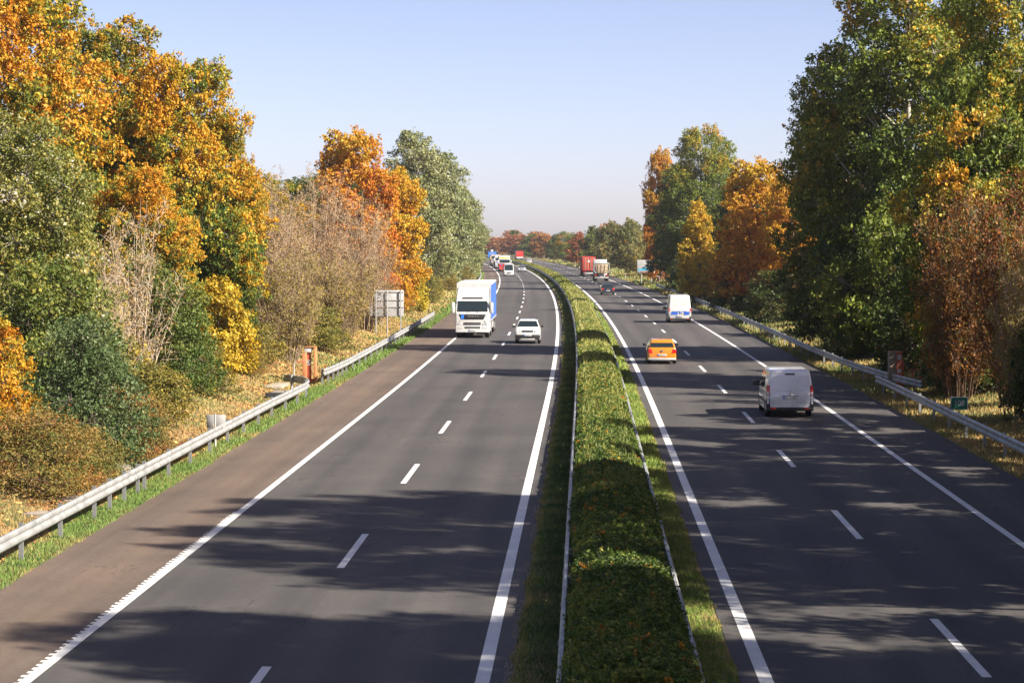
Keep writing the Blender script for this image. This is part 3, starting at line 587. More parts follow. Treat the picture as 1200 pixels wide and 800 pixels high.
# right side, near to far
for a in (
 ('red_shrub', 'red_shrub', 1122, 188, 105, 135, 'red leaved twiggy shrub above the right orange phone cabin', 'shrub'),
 ('red_shrub', 'red_shrub', 1190, 165, 100, 165, 'red brown twiggy shrub at the right edge of the picture', 'shrub'),
 ('bare_shrub', 'thicket_b', 1205, 250, 93, 120, 'tan twiggy shrub at the right edge above the kilometre sign', 'shrub'),
 ('green_bush', 'green_bush', 1146, 240, 108, 100, 'mid green bush in front of the red leaved shrub', 'bush'),
 ('dark_bush', 'dark_bush', 1156, 335, 107, 145, 'dark green bush directly behind the kilometre sign', 'bush'),
 ('dark_bush', 'dark_bush', 1074, 315, 126, 125, 'dark bush behind the right orange phone cabin', 'bush'),
 ('dark_bush', 'dark_bush', 1222, 370, 92, 110, 'dark bush at the lower right edge of the picture', 'bush'),
 ('grey_bush', 'grey_shrub', 975, 348, 168, 85, 'grey twiggy bush on the grass behind the right guardrail', 'bush'),
 ('dark_bush', 'dark_bush', 1015, 335, 140, 100, 'dark bush under the big green poplar', 'bush'),
 ('poplar_tree', 'green_poplar', 1066, -75, 142, 265, 'huge green poplar on the right, top cut by the frame', 'tree'),
 ('poplar_tree', 'green_poplar', 988, 55, 147, 165, 'green poplar leaning over the orange maple on the right', 'tree'),
 ('poplar_tree', 'green_poplar', 1185, -60, 115, 230, 'huge green poplar cut by the upper right corner', 'tree'),
 ('yellow_poplar', 'yellow_poplar', 1135, 84, 111, 175, 'yellow leaved tree in front of the huge right poplars', 'tree'),
 ('orange_maple', 'orange_maple', 884, 184, 232, 104, 'rounded orange maple on the right above the police van', 'tree'),
 ('orange_maple', 'orange_maple', 925, 205, 226, 70, 'orange maple half hidden behind the green poplar', 'tree'),
 ('yellow_tree', 'yellow_tree', 817, 235, 262, 52, 'slim yellow tree between the orange maple and far poplar', 'tree'),
 ('poplar_tree', 'green_poplar', 822, 146, 332, 104, 'tall green poplar behind the slim yellow tree', 'tree'),
 ('poplar_tree', 'dark_tree', 795, 190, 372, 70, 'dark green tree left of the tall far poplar', 'tree'),
 ('yellow_tree', 'orange_maple', 772, 172, 386, 42, 'golden topped tree at the left of the far poplar group', 'tree'),
 ('red_tree', 'red_tree', 774, 255, 392, 34, 'rust red small tree above the roadside billboard', 'tree'),
 ('dark_bush', 'dark_bush', 905, 320, 200, 80, 'dark bush below the rounded orange maple', 'bush'),
 ('dark_bush', 'dark_bush', 862, 318, 232, 70, 'dark bush behind the police van', 'bush'),
 ('dark_bush', 'dark_bush', 826, 305, 265, 62, 'dark bush below the slim yellow tree', 'bush'),
 ('dark_bush', 'dark_bush', 802, 300, 310, 52, 'dark bush below the tall far poplar', 'bush'),
 ('dark_bush', 'dark_bush', 785, 298, 395, 36, 'dark bush right of the roadside billboard', 'bush'),
 ('olive_tree', 'olive_tree', 737, 256, 480, 44, 'olive tree left of the roadside billboard', 'tree'),
 ('olive_tree', 'olive_tree', 716, 259, 545, 46, 'olive tree above the beige tipper truck', 'tree'),
 ('green_tree', 'far_green', 696, 265, 610, 40, 'green tree above the red container lorry', 'tree'),
 ('red_tree', 'red_tree', 679, 272, 660, 34, 'small red tree left of the red container lorry', 'tree'),
 ('gold_tree', 'yellow_poplar', 661, 271, 730, 30, 'golden tree left of the small far red tree', 'tree'),
 ('green_tree', 'far_green', 650, 275, 790, 24, 'dark green tree at the end of the right row', 'tree'),
 ('orange_tree', 'far_orange', 632, 277, 960, 40, 'orange brown tree closing the road, nearest the right row', 'tree'),
 ('orange_tree', 'far_orange', 606, 275, 1000, 40, 'orange brown tree closing the road, middle of three', 'tree'),
 ('orange_tree', 'far_orange', 580, 278, 1040, 40, 'orange brown tree closing the road, nearest the left row', 'tree'),
): plant_px(*a)
# rows behind the front trees (close the gaps), and the trees by the road beside and behind the camera that shade it
def row(kinds, pts, label, name, group, cat='tree'):
    for i, (la, s, h, r) in enumerate(pts):
        x, y = at(la, s); plant(name, kinds[i % len(kinds)], x, y, h, r, label[i % len(label)] if isinstance(label, list) else label, cat, group, lat=la)
row(['dark_tree', 'maple_b', 'dark_tree'], [(-30, 92, 17, 6), (-27, 128, 14, 6), (-27, 150, 12, 6), (-30, 170, 12, 6), (-27, 192, 12, 6), (-25, 235, 13, 6), (-27, 262, 14, 6), (-24, 300, 15, 6), (-26, 350, 14, 6), (-24, 400, 13, 6), (-24, 450, 12, 6)], 'tree half hidden in the row behind the left front trees', 'broadleaf_tree', 'second row of trees on the left')
row(['dark_tree'], [(29, 113, 15, 6), (31, 143, 19, 7), (29, 172, 12, 6), (27, 200, 12, 6), (25, 255, 13, 6), (26, 285, 14, 6), (25, 320, 15, 6), (26, 370, 13, 6), (25, 448, 11, 6)], 'dark tree half hidden in the row behind the right front trees', 'broadleaf_tree', 'second row of trees on the right')
row(['dark_bush', 'olive_bush'], [(21, 130, 4, 3), (22, 160, 4, 3), (21, 190, 4, 3), (21, 215, 4, 3), (20.5, 245, 4, 3), (20, 330, 4, 3), (21, 432, 3.5, 3), (20, 465, 3.5, 3)], [q + ' in the gap below the right trees' for q in ('dark bush behind the right phone cabin', 'olive bush right of the grey twiggy bush', 'dark bush left of the grey twiggy bush', 'olive bush below the half hidden orange maple', 'dark bush below the rounded orange maple', 'olive bush below the tall far poplar', 'dark bush behind the billboard', 'olive bush left of the billboard')], 'understorey_bush', 'bushes under the right trees', 'bush')
row(['olive_bush', 'brown_bush', 'green_bush'], [(-20, 92, 4, 2.8), (-21, 104, 4, 3), (-20.5, 126, 4, 3), (-19.5, 147, 3.5, 3), (-19.5, 168, 3.5, 3), (-19.5, 185, 3.5, 3), (-19, 205, 3.5, 3), (-19, 245, 3.5, 3), (-19, 290, 3.5, 3), (-18.5, 360, 3.5, 3), (-18.5, 440, 3.5, 3)], [q + ' on the left bank' for q in ('olive bush behind the bare pale shrub', 'brown bush behind the green bush', 'green bush behind the yellow bush', 'olive bush inside the brown thicket', 'brown bush inside the brown thicket', 'green bush behind the large sign', 'olive bush below the rust orange maple', 'brown bush below the tallest silver poplar', 'green bush below the second silver poplar', 'olive bush between second and third silver poplar', 'brown bush below the smallest silver poplar')], 'understorey_bush', 'bushes under the left trees', 'bush')
row(['far_orange', 'far_green', 'olive_tree'], [(18, 860, 9, 5), (17, 900, 9, 5), (20, 945, 9, 5), (25, 990, 10, 5), (22, 1060, 11, 6), (10, 1085, 10, 6), (26, 1120, 11, 6), (-8, 1120, 10, 6), (-22, 1000, 10, 6), (-20, 880, 10, 5), (-20, 780, 11, 5), (-20, 700, 11, 5), (-20, 620, 11, 5), (-21, 550, 12, 5), (24, 560, 11, 5), (25, 640, 11, 5), (25, 720, 9, 5), (25, 800, 9, 5)], ['orange brown tree in the hazy woods at the far bend', 'green tree in the hazy woods at the far bend', 'olive tree in the hazy woods at the far bend'], 'broadleaf_tree', 'woods at the far bend')
row(['open_poplar'], [(21, 4, 24, 6.5), (23, 17, 25, 7), (20, 29, 23, 6), (24, 40, 26, 7), (21.5, 52, 21, 5), (21, 61, 16, 5), (23, 70, 17, 5.5), (21.5, 79, 15.5, 5), (22.5, 88, 13, 5), (27, 46, 28, 7.5), (28, 24, 28, 7.5), (28, 60, 20, 6), (20, 12, 24, 6)], 'tall roadside tree just outside the right edge of view', 'broadleaf_tree', 'trees beside the road near the bridge')

# ------------------------------------------------------------------ median hedge
def hedge_half(s): return .94 + .07 * (vnoise(np.asarray(s) * 1.0, np.asarray(s) * 0, 71, 2.2) - .5) * 2
def hedge_top(s, u): return 1.04 + .09 * (vnoise(s, u * 2 + 9, 72, .7) - .5) + .07 * (vnoise(s, u + 50, 73, 9.0) - .5)
HC = .71
hedge = empty('median_hedge', (HC, 40, .04))
tag(hedge, 'long clipped green hedge with orange leaves between the median guardrails', 'hedge')
def hedge_part(name, s0, s1, n, lsize, pw=1.0):
    s = s0 + (s1 - s0) * rng.random(n) ** pw
    u = rng.uniform(-1, 1, n); hw = hedge_half(s); top = hedge_top(s, u)
    rsec = (np.abs(u) ** 2.6); zt = top * (1 - .20 * rsec)
    side = rng.random(n) < .38
    us = np.sign(u) * (1 - .10 * rng.random(n))
    z = np.where(side, rng.random(n) * .80 * top, zt - np.abs(rng.normal(0, .07, n)))
    la = HC + np.where(side, us * (1 + .05 * rng.normal(size=n)), u) * hw
    z = np.maximum(z + rng.normal(0, .025, n), .03)
    c = np.stack([la + dev(s), s, z + .04], 1)
    nr = unit(rng.normal(size=(n, 3)) * .7 + np.stack([np.where(side, np.sign(u), u * .4), 0 * u, np.where(side, .3, .8)], 1))
    size = lsize * rng.uniform(.6, 1.4, n); asp = .55
    V = leaf_quads(c, nr, size, asp)
    k = vnoise(s, la * 3, 81, .9) * .55 + vnoise(s, la, 82, 5) * .5 + rng.normal(0, .13, n)
    yl = np.clip((s - 50) / 50, 0, 1) * .30
    k = k + .22 * (vnoise(s, la * 1.0 + 30, 84, .22) - .5)
    P = np.array([(.022, .042, .010), (.052, .098, .015), (.090, .15, .020), (.18, .21, .035), (.29, .28, .06)])
    q = np.clip(k - .12 + yl, 0, .9999) * 4; i = q.astype(int); C = P[i] * (1 - (q - i)[:, None]) + P[np.minimum(i + 1, 4)] * (q - i)[:, None]
    om = (vnoise(s, la * 2.5 + 70, 83, .62) > .87 + np.clip((s - 60) / 60, 0, 1) * .05) & (s < 120) & (rng.random(n) < .85) & ~side
    oc = np.array([(.42, .16, .015), (.50, .24, .02), (.36, .10, .015), (.46, .34, .03)])[rng.integers(0, 4, n)]
    C = np.where(om[:, None], oc, C) * rng.uniform(.7, 1.3, (n, 1))
    V[:, 0] -= HC; V[:, 1] -= 40; V[:, 2] -= .04
    return obj(name, np_mesh(name, V, np.arange(4 * n).reshape(-1, 4), M['leaf'], np.repeat(C, 4, 0)), hedge)
hedge_part('foliage', 33, 62, 150000, .074); hedge_part('foliage', 62, 110, 95000, .085); hedge_part('foliage', 110, 260, 80000, .15, 1.3); hedge_part('foliage', 260, 1000, 60000, .34, 1.5)
# leafy sprigs standing out of the clipped top
ns_, nl_ = 2600, 16; s = 33 + 90 * rng.random(ns_) ** 1.5; la = HC + rng.uniform(-.9, .9, ns_); tp_ = hedge_top(s, (la - HC) / .94) * (1 - .2 * np.abs((la - HC) / .94) ** 2.6)
ax = unit(np.stack([rng.normal(0, .45, ns_), rng.normal(0, .45, ns_), np.ones(ns_)], 1)); ln = rng.uniform(.04, .17, ns_); ci = np.repeat(np.arange(ns_), nl_); n = ns_ * nl_
c = np.stack([la + dev(s) - HC, s - 40, tp_ - .05], 1)[ci] + ax[ci] * (rng.random(n) * ln[ci])[:, None] + rng.normal(0, .025, (n, 3))
V = leaf_quads(c, unit(rng.normal(size=(n, 3)) * .8 + np.array([0, 0, .6])), (.062 * (1 + s / 150))[ci] * rng.uniform(.6, 1.4, n), .5)
sp_ = np.array([(.07, .115, .018), (.11, .155, .022), (.19, .21, .035), (.28, .26, .05), (.46, .20, .02), (.05, .085, .016)]); C = (sp_[rng.choice(6, ns_, p=[.30, .28, .18, .08, .03, .13])])[ci] * rng.uniform(.7, 1.3, (n, 1))
obj('sprigs', np_mesh('sprigs', V, np.arange(4 * n).reshape(-1, 4), M['leaf'], np.repeat(C, 4, 0)), hedge)
# upright shoots and grass poking out of the top
n = 9000; s = 60 + 240 * rng.random(n) ** 1.4; la = HC + rng.uniform(-.75, .75, n); h = rng.uniform(.05, .18, n) * (1 + s / 300)
b = np.stack([la + dev(s) - HC, s - 40, np.full(n, .84)], 1); a = rng.uniform(0, 6.283, n); wd = .008 * (1 + s / 60)
tip = b + np.stack([np.cos(a) * h * .35, np.sin(a) * h * .35, h + .12], 1); dx = np.stack([np.cos(a + 1.57) * wd, np.sin(a + 1.57) * wd, 0 * a], 1)
C = lerp3(np.array((.10, .14, .025)), np.array((.34, .31, .09)), np.clip(rng.random(n) * .6 + np.clip((s - 60) / 60, 0, 1) * .4, 0, 1))
obj('shoots', np_mesh('shoots', np.stack([b - dx, b + dx, tip], 1).reshape(-1, 3), np.arange(3 * n).reshape(-1, 3), M['grass'], np.repeat(C, 3, 0)), hedge)
# solid dark core added inside the hedge to block the view through
ss = np.arange(33, 1000, 1.5); hw = hedge_half(ss) * .80; V = []
for k, (fx, fz) in enumerate(((-1, 0), (-1, .62), (-.6, .84), (.6, .84), (1, .62), (1, 0))):
    V.append(np.stack([fx * hw + dev(ss), ss - 40, fz * (.96 + .1 * np.sin(ss * .9 + k)) - .02], 1))
V = np.stack(V, 1).reshape(-1, 3); i = (np.arange(len(ss) - 1)[:, None] * 6 + np.arange(5)[None]).ravel()
obj('dark_core', np_mesh('dark_core', V, np.stack([i, i + 1, i + 7, i + 6], 1), M['twig_dark']), hedge)

# ------------------------------------------------------------------ guardrails
WB = [(0, .76), (.05, .765), (.085, .72), (.085, .66), (.03, .61), (.03, .575), (.085, .525), (.085, .465), (.05, .42), (0, .425), (.02, .47), (.06, .50), (.06, .52), (.008, .58), (.008, .605), (.06, .66), (.06, .71), (.03, .735)]
def guardrail(label, path, side, posts, base=None, cap=False, zoff=0.0):
    """path: list of (lat, s); side +1 = face towards larger lateral"""
    path = [np.array(at(*p)) for p in path]
    x0, y0 = path[0]; root = empty('guardrail', (x0, y0, 0)); tag(root, label, 'guardrail', None)
    P = np.array(path); T = unit(np.gradient(P, axis=0)); Nn = np.stack([T[:, 1], -T[:, 0]], 1) * side
    k = len(WB); V = np.zeros((len(P), k, 3))
    for j, (ox, z) in enumerate(WB):
        V[:, j, :2] = P + Nn * ox - np.array([x0, y0]); V[:, j, 2] = z + zoff
    i = (np.arange(len(P) - 1)[:, None] * k + np.arange(k)[None]); j2 = (np.arange(len(P) - 1)[:, None] * k + (np.arange(k)[None] + 1) % k)
    F = np.stack([i, j2, j2 + k, i + k], -1).reshape(-1, 4)
    me = np_mesh('beam', V.reshape(-1, 3), F, M['steel'], smooth=True); me.set_sharp_from_angle(angle=R_(30)); obj('beam', me, root)
    # posts along arc length
    seglen = np.r_[0, np.cumsum(np.linalg.norm(np.diff(P, axis=0), axis=1))]
    pm = POST
    # overlap joints with bolt heads every fourth metre, where they are near enough to see
    for q in np.arange(2.0, min(seglen[-1] - 1, 110), 4.0):
        x = np.interp(q, seglen, P[:, 0]); y = np.interp(q, seglen, P[:, 1]); tx = np.interp(q, seglen, T[:, 0]); ty = np.interp(q, seglen, T[:, 1])
        o = obj('splice_joint', SPLICE[side], root); o.location = (x - x0, y - y0, zoff); o.rotation_euler = (0, 0, math.atan2(-tx, ty))
    for q in posts:
        if q > seglen[-1]: break
        x = np.interp(q, seglen, P[:, 0]); y = np.interp(q, seglen, P[:, 1]); tx = np.interp(q, seglen, T[:, 0]); ty = np.interp(q, seglen, T[:, 1])
        o = obj('post', pm, root); o.location = (x - side * ty * .075 - x0, y + side * tx * .075 - y0, 0); o.rotation_euler = (0, 0, math.atan2(-tx, ty))
    return root
mb = MB(); mb.box(-.05, .05, -.04, -.032, -.4, .80); mb.box(-.05, -.042, -.032, .04, -.4, .80); mb.box(.042, .05, -.032, .04, -.4, .80)
POST = mb.mesh('post', M['steel_post'])
SPLICE = {}
for sd in (-1, 1):
    q = MB(); pr = [(sd * (ox + .0035), z) for ox, z in WB[:10]]
    for (xa, za), (xb, zb_) in zip(pr[:-1], pr[1:]): q.add([(xa, -.16, za), (xa, .16, za), (xb, .16, zb_), (xb, -.16, zb_)], [(0, 1, 2, 3)])
    for zz in (.69, .495):
        for yy in (-.11, .11): q.tube((sd * .085, yy, zz), (sd * .105, yy, zz), .016, n=6)
    SPLICE[sd] = q.mesh('splice_joint', M['steel'])
def line(lat, s0, s1, st=4): return [(lat, s) for s in np.arange(s0, s1 + .1, st)]
pn = list(np.arange(3, 62, 4)) + list(np.arange(63, 70, 2)) + list(np.arange(73, 90, 2)) 
end = [(-12.80, 100), (-12.78, 103), (-12.75, 106), (-12.85, 108), (-13.1, 109.6), (-13.5, 110.8), (-14.0, 111.8), (-14.6, 112.6)]
guardrail('left guardrail nearest the camera, its end bent behind the phone cabin', line(-12.85, 24, 96) + end, 1, list(np.arange(1, 36, 4)) + list(np.arange(37, 44, 2)) + list(np.arange(44, 92, 4)) + [])
guardrail('left guardrail from the phone cabin to beside the white lorry', [(-13.15, 117.0), (-13.05, 119), (-12.95, 123)] + line(-12.9, 127, 211), 1, list(np.arange(.3, 12, 2)) + list(np.arange(14, 95, 4)))
guardrail('short far left guardrail beyond the white lorry', line(-12.7, 372, 452, 8), 1, np.arange(2, 80, 8))
guardrail('median guardrail on the left side of the hedge', line(-.33, 24, 250, 4) + line(-.33, 258, 960, 8), -1, np.arange(1, 150, 4))
guardrail('median guardrail on the right side of the hedge', line(1.72, 24, 250, 4) + line(1.72, 258, 960, 8), 1, np.arange(3, 150, 4))
guardrail('right guardrail nearest the camera below the kilometre sign', line(14.1, 30, 110) + [(14.05, 112.5)], -1, np.arange(1, 83, 4))
guardrail('right guardrail running from the right phone cabin past the police van', [(15.6, 108), (15.2, 112), (14.85, 116), (14.5, 122), (14.25, 130), (14.1, 140)] + line(14.0, 144, 344), -1, list(np.arange(2, 180, 4)))
# transition box on the median rail by the bottom edge
r0 = empty('rail_bracket', (*at(-.02, 34.9), 0)); tag(r0, 'grey steel bracket box behind the median rail at the bottom edge', 'bracket')
MB().box(-.10, .10, -.09, .09, .0, .84).build('housing', M['steel'], r0, bevel=.012)
MB().box(-.20, -.105, -.05, .05, .45, .78).build('flange', M['steel_post'], r0, bevel=.008)

# ------------------------------------------------------------------ signs and roadside furniture
def text_mesh(body, size, mat, depth=.004):
    cu = bpy.data.curves.new('txt', 'FONT'); cu.body = body; cu.size = size; cu.align_x = 'CENTER'; cu.align_y = 'CENTER'; cu.extrude = depth
    to = bpy.data.objects.new('txt', cu); col.objects.link(to); bpy.context.view_layer.update()
    me = bpy.data.meshes.new_from_object(to.evaluated_get(bpy.context.evaluated_depsgraph_get())); bpy.data.objects.remove(to)
    me.materials.clear(); me.materials.append(mat); me.name = body; return me
# large sign seen from behind
d = 177; x, y = px_x(455, d), d; sg = empty('road_sign', (x, y, 0)); tag(sg, 'large grey road sign seen from behind on three posts', 'sign')
W_, z0, z1 = 1.14, px_z(371, d), px_z(340, d)
MB().box(-W_, W_, .05, .08, z0, z1).build('panel', M['lightgrey'], sg, bevel=.01)
for fz in (.03, .36, .62, .93): MB().box(-W_ + .02, W_ - .02, .01, .049, z0 + (z1 - z0) * fz - .035, z0 + (z1 - z0) * fz + .035).build('rail', M['grey'], sg)
for px_ in (-.98, -.12, .90): MB().tube((px_, -.06, -.4), (px_, -.06, z1 - .02), .045, n=10).build('post', M['grey'], sg, smooth=True)
MB().box(-1.52, -1.24, -.02, .02, px_z(370, d), px_z(355, d)).build('side_plate', M['grey'], sg, bevel=.006)
MB().box(-1.25, -.98, -.015, .0, px_z(364, d), px_z(363, d)+.03).build('bracket', M['steel_post'], sg)
# small box sign
d = 82; sg = empty('box_sign', (px_x(249.5, d), d, 0)); tag(sg, 'small post with two grey boxes behind the left guardrail', 'sign')
MB().tube((0, 0, -.3), (0, 0, px_z(486, d)), .035, n=10).build('post', M['lightgrey'], sg, smooth=True)
z0, z1 = px_z(502.5, d), px_z(487, d)
MB().box(.04, .36, -.02, .03, z0, z1).build('panel', M['lightgrey'], sg, bevel=.008)
MB().hexa([(-.31, .04, z0), (-.05, -.04, z0), (-.05, .0, z0), (-.31, .08, z0)], [(-.31, .04, z1), (-.05, -.04, z1), (-.05, .0, z1), (-.31, .08, z1)]).build('panel', M['lightgrey'], sg, bevel=.008)
# emergency phone cabins
d = 119; cx = px_x(362, d); ph = empty('phone_cabin', (cx, d, float(zg(-14.2)))); tag(ph, 'orange emergency phone cabin standing behind the left guardrail gap', 'phone cabin')
MB().box(-.40, -.16, -.10, .35, 0, 1.55).build('side_wall', M['phone'], ph, bevel=.015)
MB().box(-.157, .06, .05, .09, 0, 1.72).build('back_panel', M['phonered'], ph, bevel=.006)
MB().box(.20, .33, -.10, .30, 0, 1.85).build('side_wall', M['phone'], ph, bevel=.015)
MB().box(-.27, .06, -.04, .045, 1.60, 1.86).build('white_header', M['white'], ph, bevel=.01)
MB().box(-.30, .33, -.10, .35, 1.865, 1.90).build('roof', M['phone'], ph, bevel=.01)
MB().box(-.16, .04, .02, .045, .95, 1.20).build('phone_plate', M['white'], ph)
mk = MB(); mk.box(-.13, .01, .008, .018, 1.13, 1.17); mk.box(-.15, -.10, .008, .018, 1.0, 1.06); mk.hexa([(-.10, .008, 1.0), (-.04, .008, 1.0), (-.04, .018, 1.0), (-.10, .018, 1.0)], [(-.02, .008, 1.13), (.03, .008, 1.13), (.03, .018, 1.13), (-.02, .018, 1.13)]); mk.build('phone_symbol', M['plastic'], ph)
MB().box(.061, .199, .06, .08, .1, .25).build('kick_plate', M['phonered'], ph)
# handrail, concrete crossing
hr = empty('handrail', (px_x(343, 118), 118, float(zg(-15)))); tag(hr, 'pale tubular handrail left of the left phone cabin', 'handrail')
MB().tube((0, 0, -.2), (0, 0, 1.0), .03).tube((0, 0, 1.0), (.12, 0, 1.1), .03).build('post', M['lightgrey'], hr, smooth=True)
MB().tube((.12, 0, 1.1), (.55, .3, 1.12), .025).build('rail', M['rust'], hr, smooth=True)
sl = empty('concrete_slab', (px_x(337, 110), 109, float(zg(-15)) + .02)); tag(sl, 'concrete slab crossing the ditch by the left phone cabin', 'slab')
MB().box(-.75, .45, -1.6, 1.6, 0, .12).build('deck', M['concrete'], sl, bevel=.02)
MB().box(-.75, .45, -1.75, -1.605, -.1, .22).build('dark_gap', M['dark_steel'], sl, bevel=.02)  # dark box standing in for the shaded gap under the slab
MB().box(-2.2, -.8, 4.5, 7.5, -.1, .12).build('deck', M['concrete'], sl, bevel=.02)
for k, (s, la) in enumerate(((62, -14.3), (65.5, -14.2), (69.5, -14.4), (74, -14.5))):
    x, y = at(la, s); o = MB().box(-.5, .5, -.8, .8, -.05, .07).build('concrete_slab', M['concrete'], bevel=.02)
    o.location = (x, y, float(zg(la))); o.rotation_euler = (.03 * k - .05, .02, .1 * k - .15)
    tag(o, 'weathered concrete ditch slab behind the nearest left guardrail', 'slab', 'ditch slabs by the left guardrail')
d = 114; cx = px_x(1048.5, d); ph = empty('phone_cabin', (cx, d, float(zg(15.1)))); tag(ph, 'orange and grey emergency phone cabin in the shade on the right', 'phone cabin')
MB().box(-.33, .0, -.05, .55, 0, 1.84).build('side_wall', M['phonegrey'], ph, bevel=.012)
MB().box(.003, .30, -.08, .0, 0, 1.84).build('back_panel', M['phonered'], ph, bevel=.008)
MB().box(-.34, .32, -.10, .56, 1.845, 1.88).build('roof', M['phone'], ph, bevel=.008)
MB().box(.303, .40, .0, .35, 0, 1.45).build('side_wall', M['phonered'], ph, bevel=.012)
MB().box(.06, .24, -.10, -.083, 1.50, 1.72).build('white_plate', M['lightgrey'], ph)
MB().box(.06, .24, -.10, -.083, .85, 1.02).build('white_plate', M['lightgrey'], ph)
hr = empty('handrail', (px_x(1065, d), d, float(zg(15.6)))); tag(hr, 'red tubular handrail beside the right phone cabin', 'handrail')
for xx in (.12, .52): MB().tube((xx, 0, -.2), (xx, 0, .98), .028).build('post', M['rust'], hr, smooth=True)
for zz in (.35, .97): MB().tube((-.1, 0, zz), (.54, 0, zz), .026).build('rail', M['rust'], hr, smooth=True)
# kilometre sign
d = 96; sg = empty('kilometre_sign', (px_x(1122.5, d), d, float(zg(15.3)))); tag(sg, 'green kilometre sign with white number 108 behind the right rail', 'sign')
zc = px_z(471.5, d) - float(zg(15.3)); hw, hh = .355, .27
MB().box(-hw, hw, .0, .02, zc - hh, zc + hh).build('panel', M['white'], sg, bevel=.006)
MB().box(-hw + .03, hw - .03, -.006, -.002, zc - hh + .03, zc + hh - .03).build('face', M['green'], sg)
o = obj('number', text_mesh('108', .34, M['lightgrey']), sg); o.location = (0, -.012, zc); o.rotation_euler = (math.pi / 2, 0, 0); o.scale = (.85, 1.0, 1)
MB().tube((0, .05, -.3), (0, .05, zc + hh - .05), .03).build('post', M['steel_post'], sg, smooth=True)
# billboard by the far right verge
d = 384; bb = empty('billboard', (px_x(759, d) , d, .1)); tag(bb, 'white and blue billboard on a post by the right verge', 'billboard')
z0, z1 = px_z(319.3, d) - .1, px_z(304.5, d) - .1
MB().box(-1.75, 1.15, 0, .12, z0, z1).build('panel', M['white'], bb, bevel=.02)
h = z1 - z0
MB().box(-1.6, .2, -.012, -.004, z0 + h * .16, z0 + h * .30).build('blue_print', M['cyan'], bb); MB().hexa([(-1.1, -.012, z0 + h * .31), (1.0, -.012, z0 + h * .2), (1.0, -.004, z0 + h * .2), (-1.1, -.004, z0 + h * .31)], [(-.8, -.012, z0 + h * .40), (1.0, -.012, z0 + h * .48), (1.0, -.004, z0 + h * .48), (-.8, -.004, z0 + h * .40)]).build('blue_print', M['cyan'], bb)
MB().box(-1.2, .7, -.012, -.004, z0 + h * .04, z0 + h * .09).build('rust_print', M['rust'], bb)
for k, (a0, a1) in enumerate(((-1.5, .1), (-1.5, .6), (-1.5, -.3))): MB().box(a0, a1, -.012, -.004, z0 + h * (.86 - k * .14), z0 + h * (.90 - k * .14)).build('grey_print', M['grey'], bb)
for xx in (-1.05, .6): MB().tube((xx, .2, -.5), (xx, .2, z1 - .1), .07).build('post', M['lightgrey'], bb, smooth=True)
# delineator posts
def delineator(la, s, label):
    r = empty('delineator_post', (*at(la, s), 0)); tag(r, label, 'delineator', 'white delineator posts on the verges')
    MB().hexa([(-.06, -.05, -.2), (.06, -.05, -.2), (.06, .05, -.2), (-.06, .05, -.2)], [(-.05, -.04, 1.05), (.05, -.04, 1.05), (.05, .04, 1.12), (-.05, .04, 1.12)]).build('shaft', M['white'], r)
    MB().box(-.066, .066, -.06, .06, .72, .9).build('black_band', M['plastic'], r); MB().box(-.03, .03, -.066, -.061, .76, .86).build('reflector', M['red'], r)
delineator(13.6, 424, 'white delineator post beside the beige tipper truck'); delineator(13.6, 390, 'white delineator post nearest the end of the right guardrail')
for s_, t_ in ((474, 'delineator post beside the red container lorry'), (524, 'delineator post just beyond the red container lorry'), (574, 'far delineator post on the right verge below the red tree'), (624, 'farthest delineator post on the right verge')): delineator(13.6, s_, 'white ' + t_)
delineator(-12.9, 520, 'white delineator post left of the red lorry cab'); delineator(-12.9, 470, 'white delineator post on the left verge left of the white van')
# far blue direction sign
d = 880; sg = empty('direction_sign', (px_x(576.5, d), d, 0)); tag(sg, 'far blue direction sign above the lorries at the bend', 'sign')
z0 = .30
MB().box(-1.5, 1.7, 0, .1, z0 + 1.15, z0 + 2.3).build('upper_panel', M['bluesign'], sg); MB().box(-1.5, .1, 0, .1, z0, z0 + 1.14).build('lower_panel', M['bluesign'], sg)
MB().box(.12, 1.4, 0, .1, z0 - .2, z0 + 1.14).build('white_panel', M['white'], sg); MB().box(-.45, .45, 0, .1, z0 + 2.31, z0 + 3.1).build('number_plate', M['white'], sg)
MB().box(-1.1, 1.2, -.02, -.005, z0 + 1.6, z0 + 1.75).build('white_print', M['white'], sg)
for xx in (-1.2, 1.2): MB().tube((xx, .2, -.5), (xx, .2, z0 + 2.3), .08).build('post', M['steel_post'], sg)
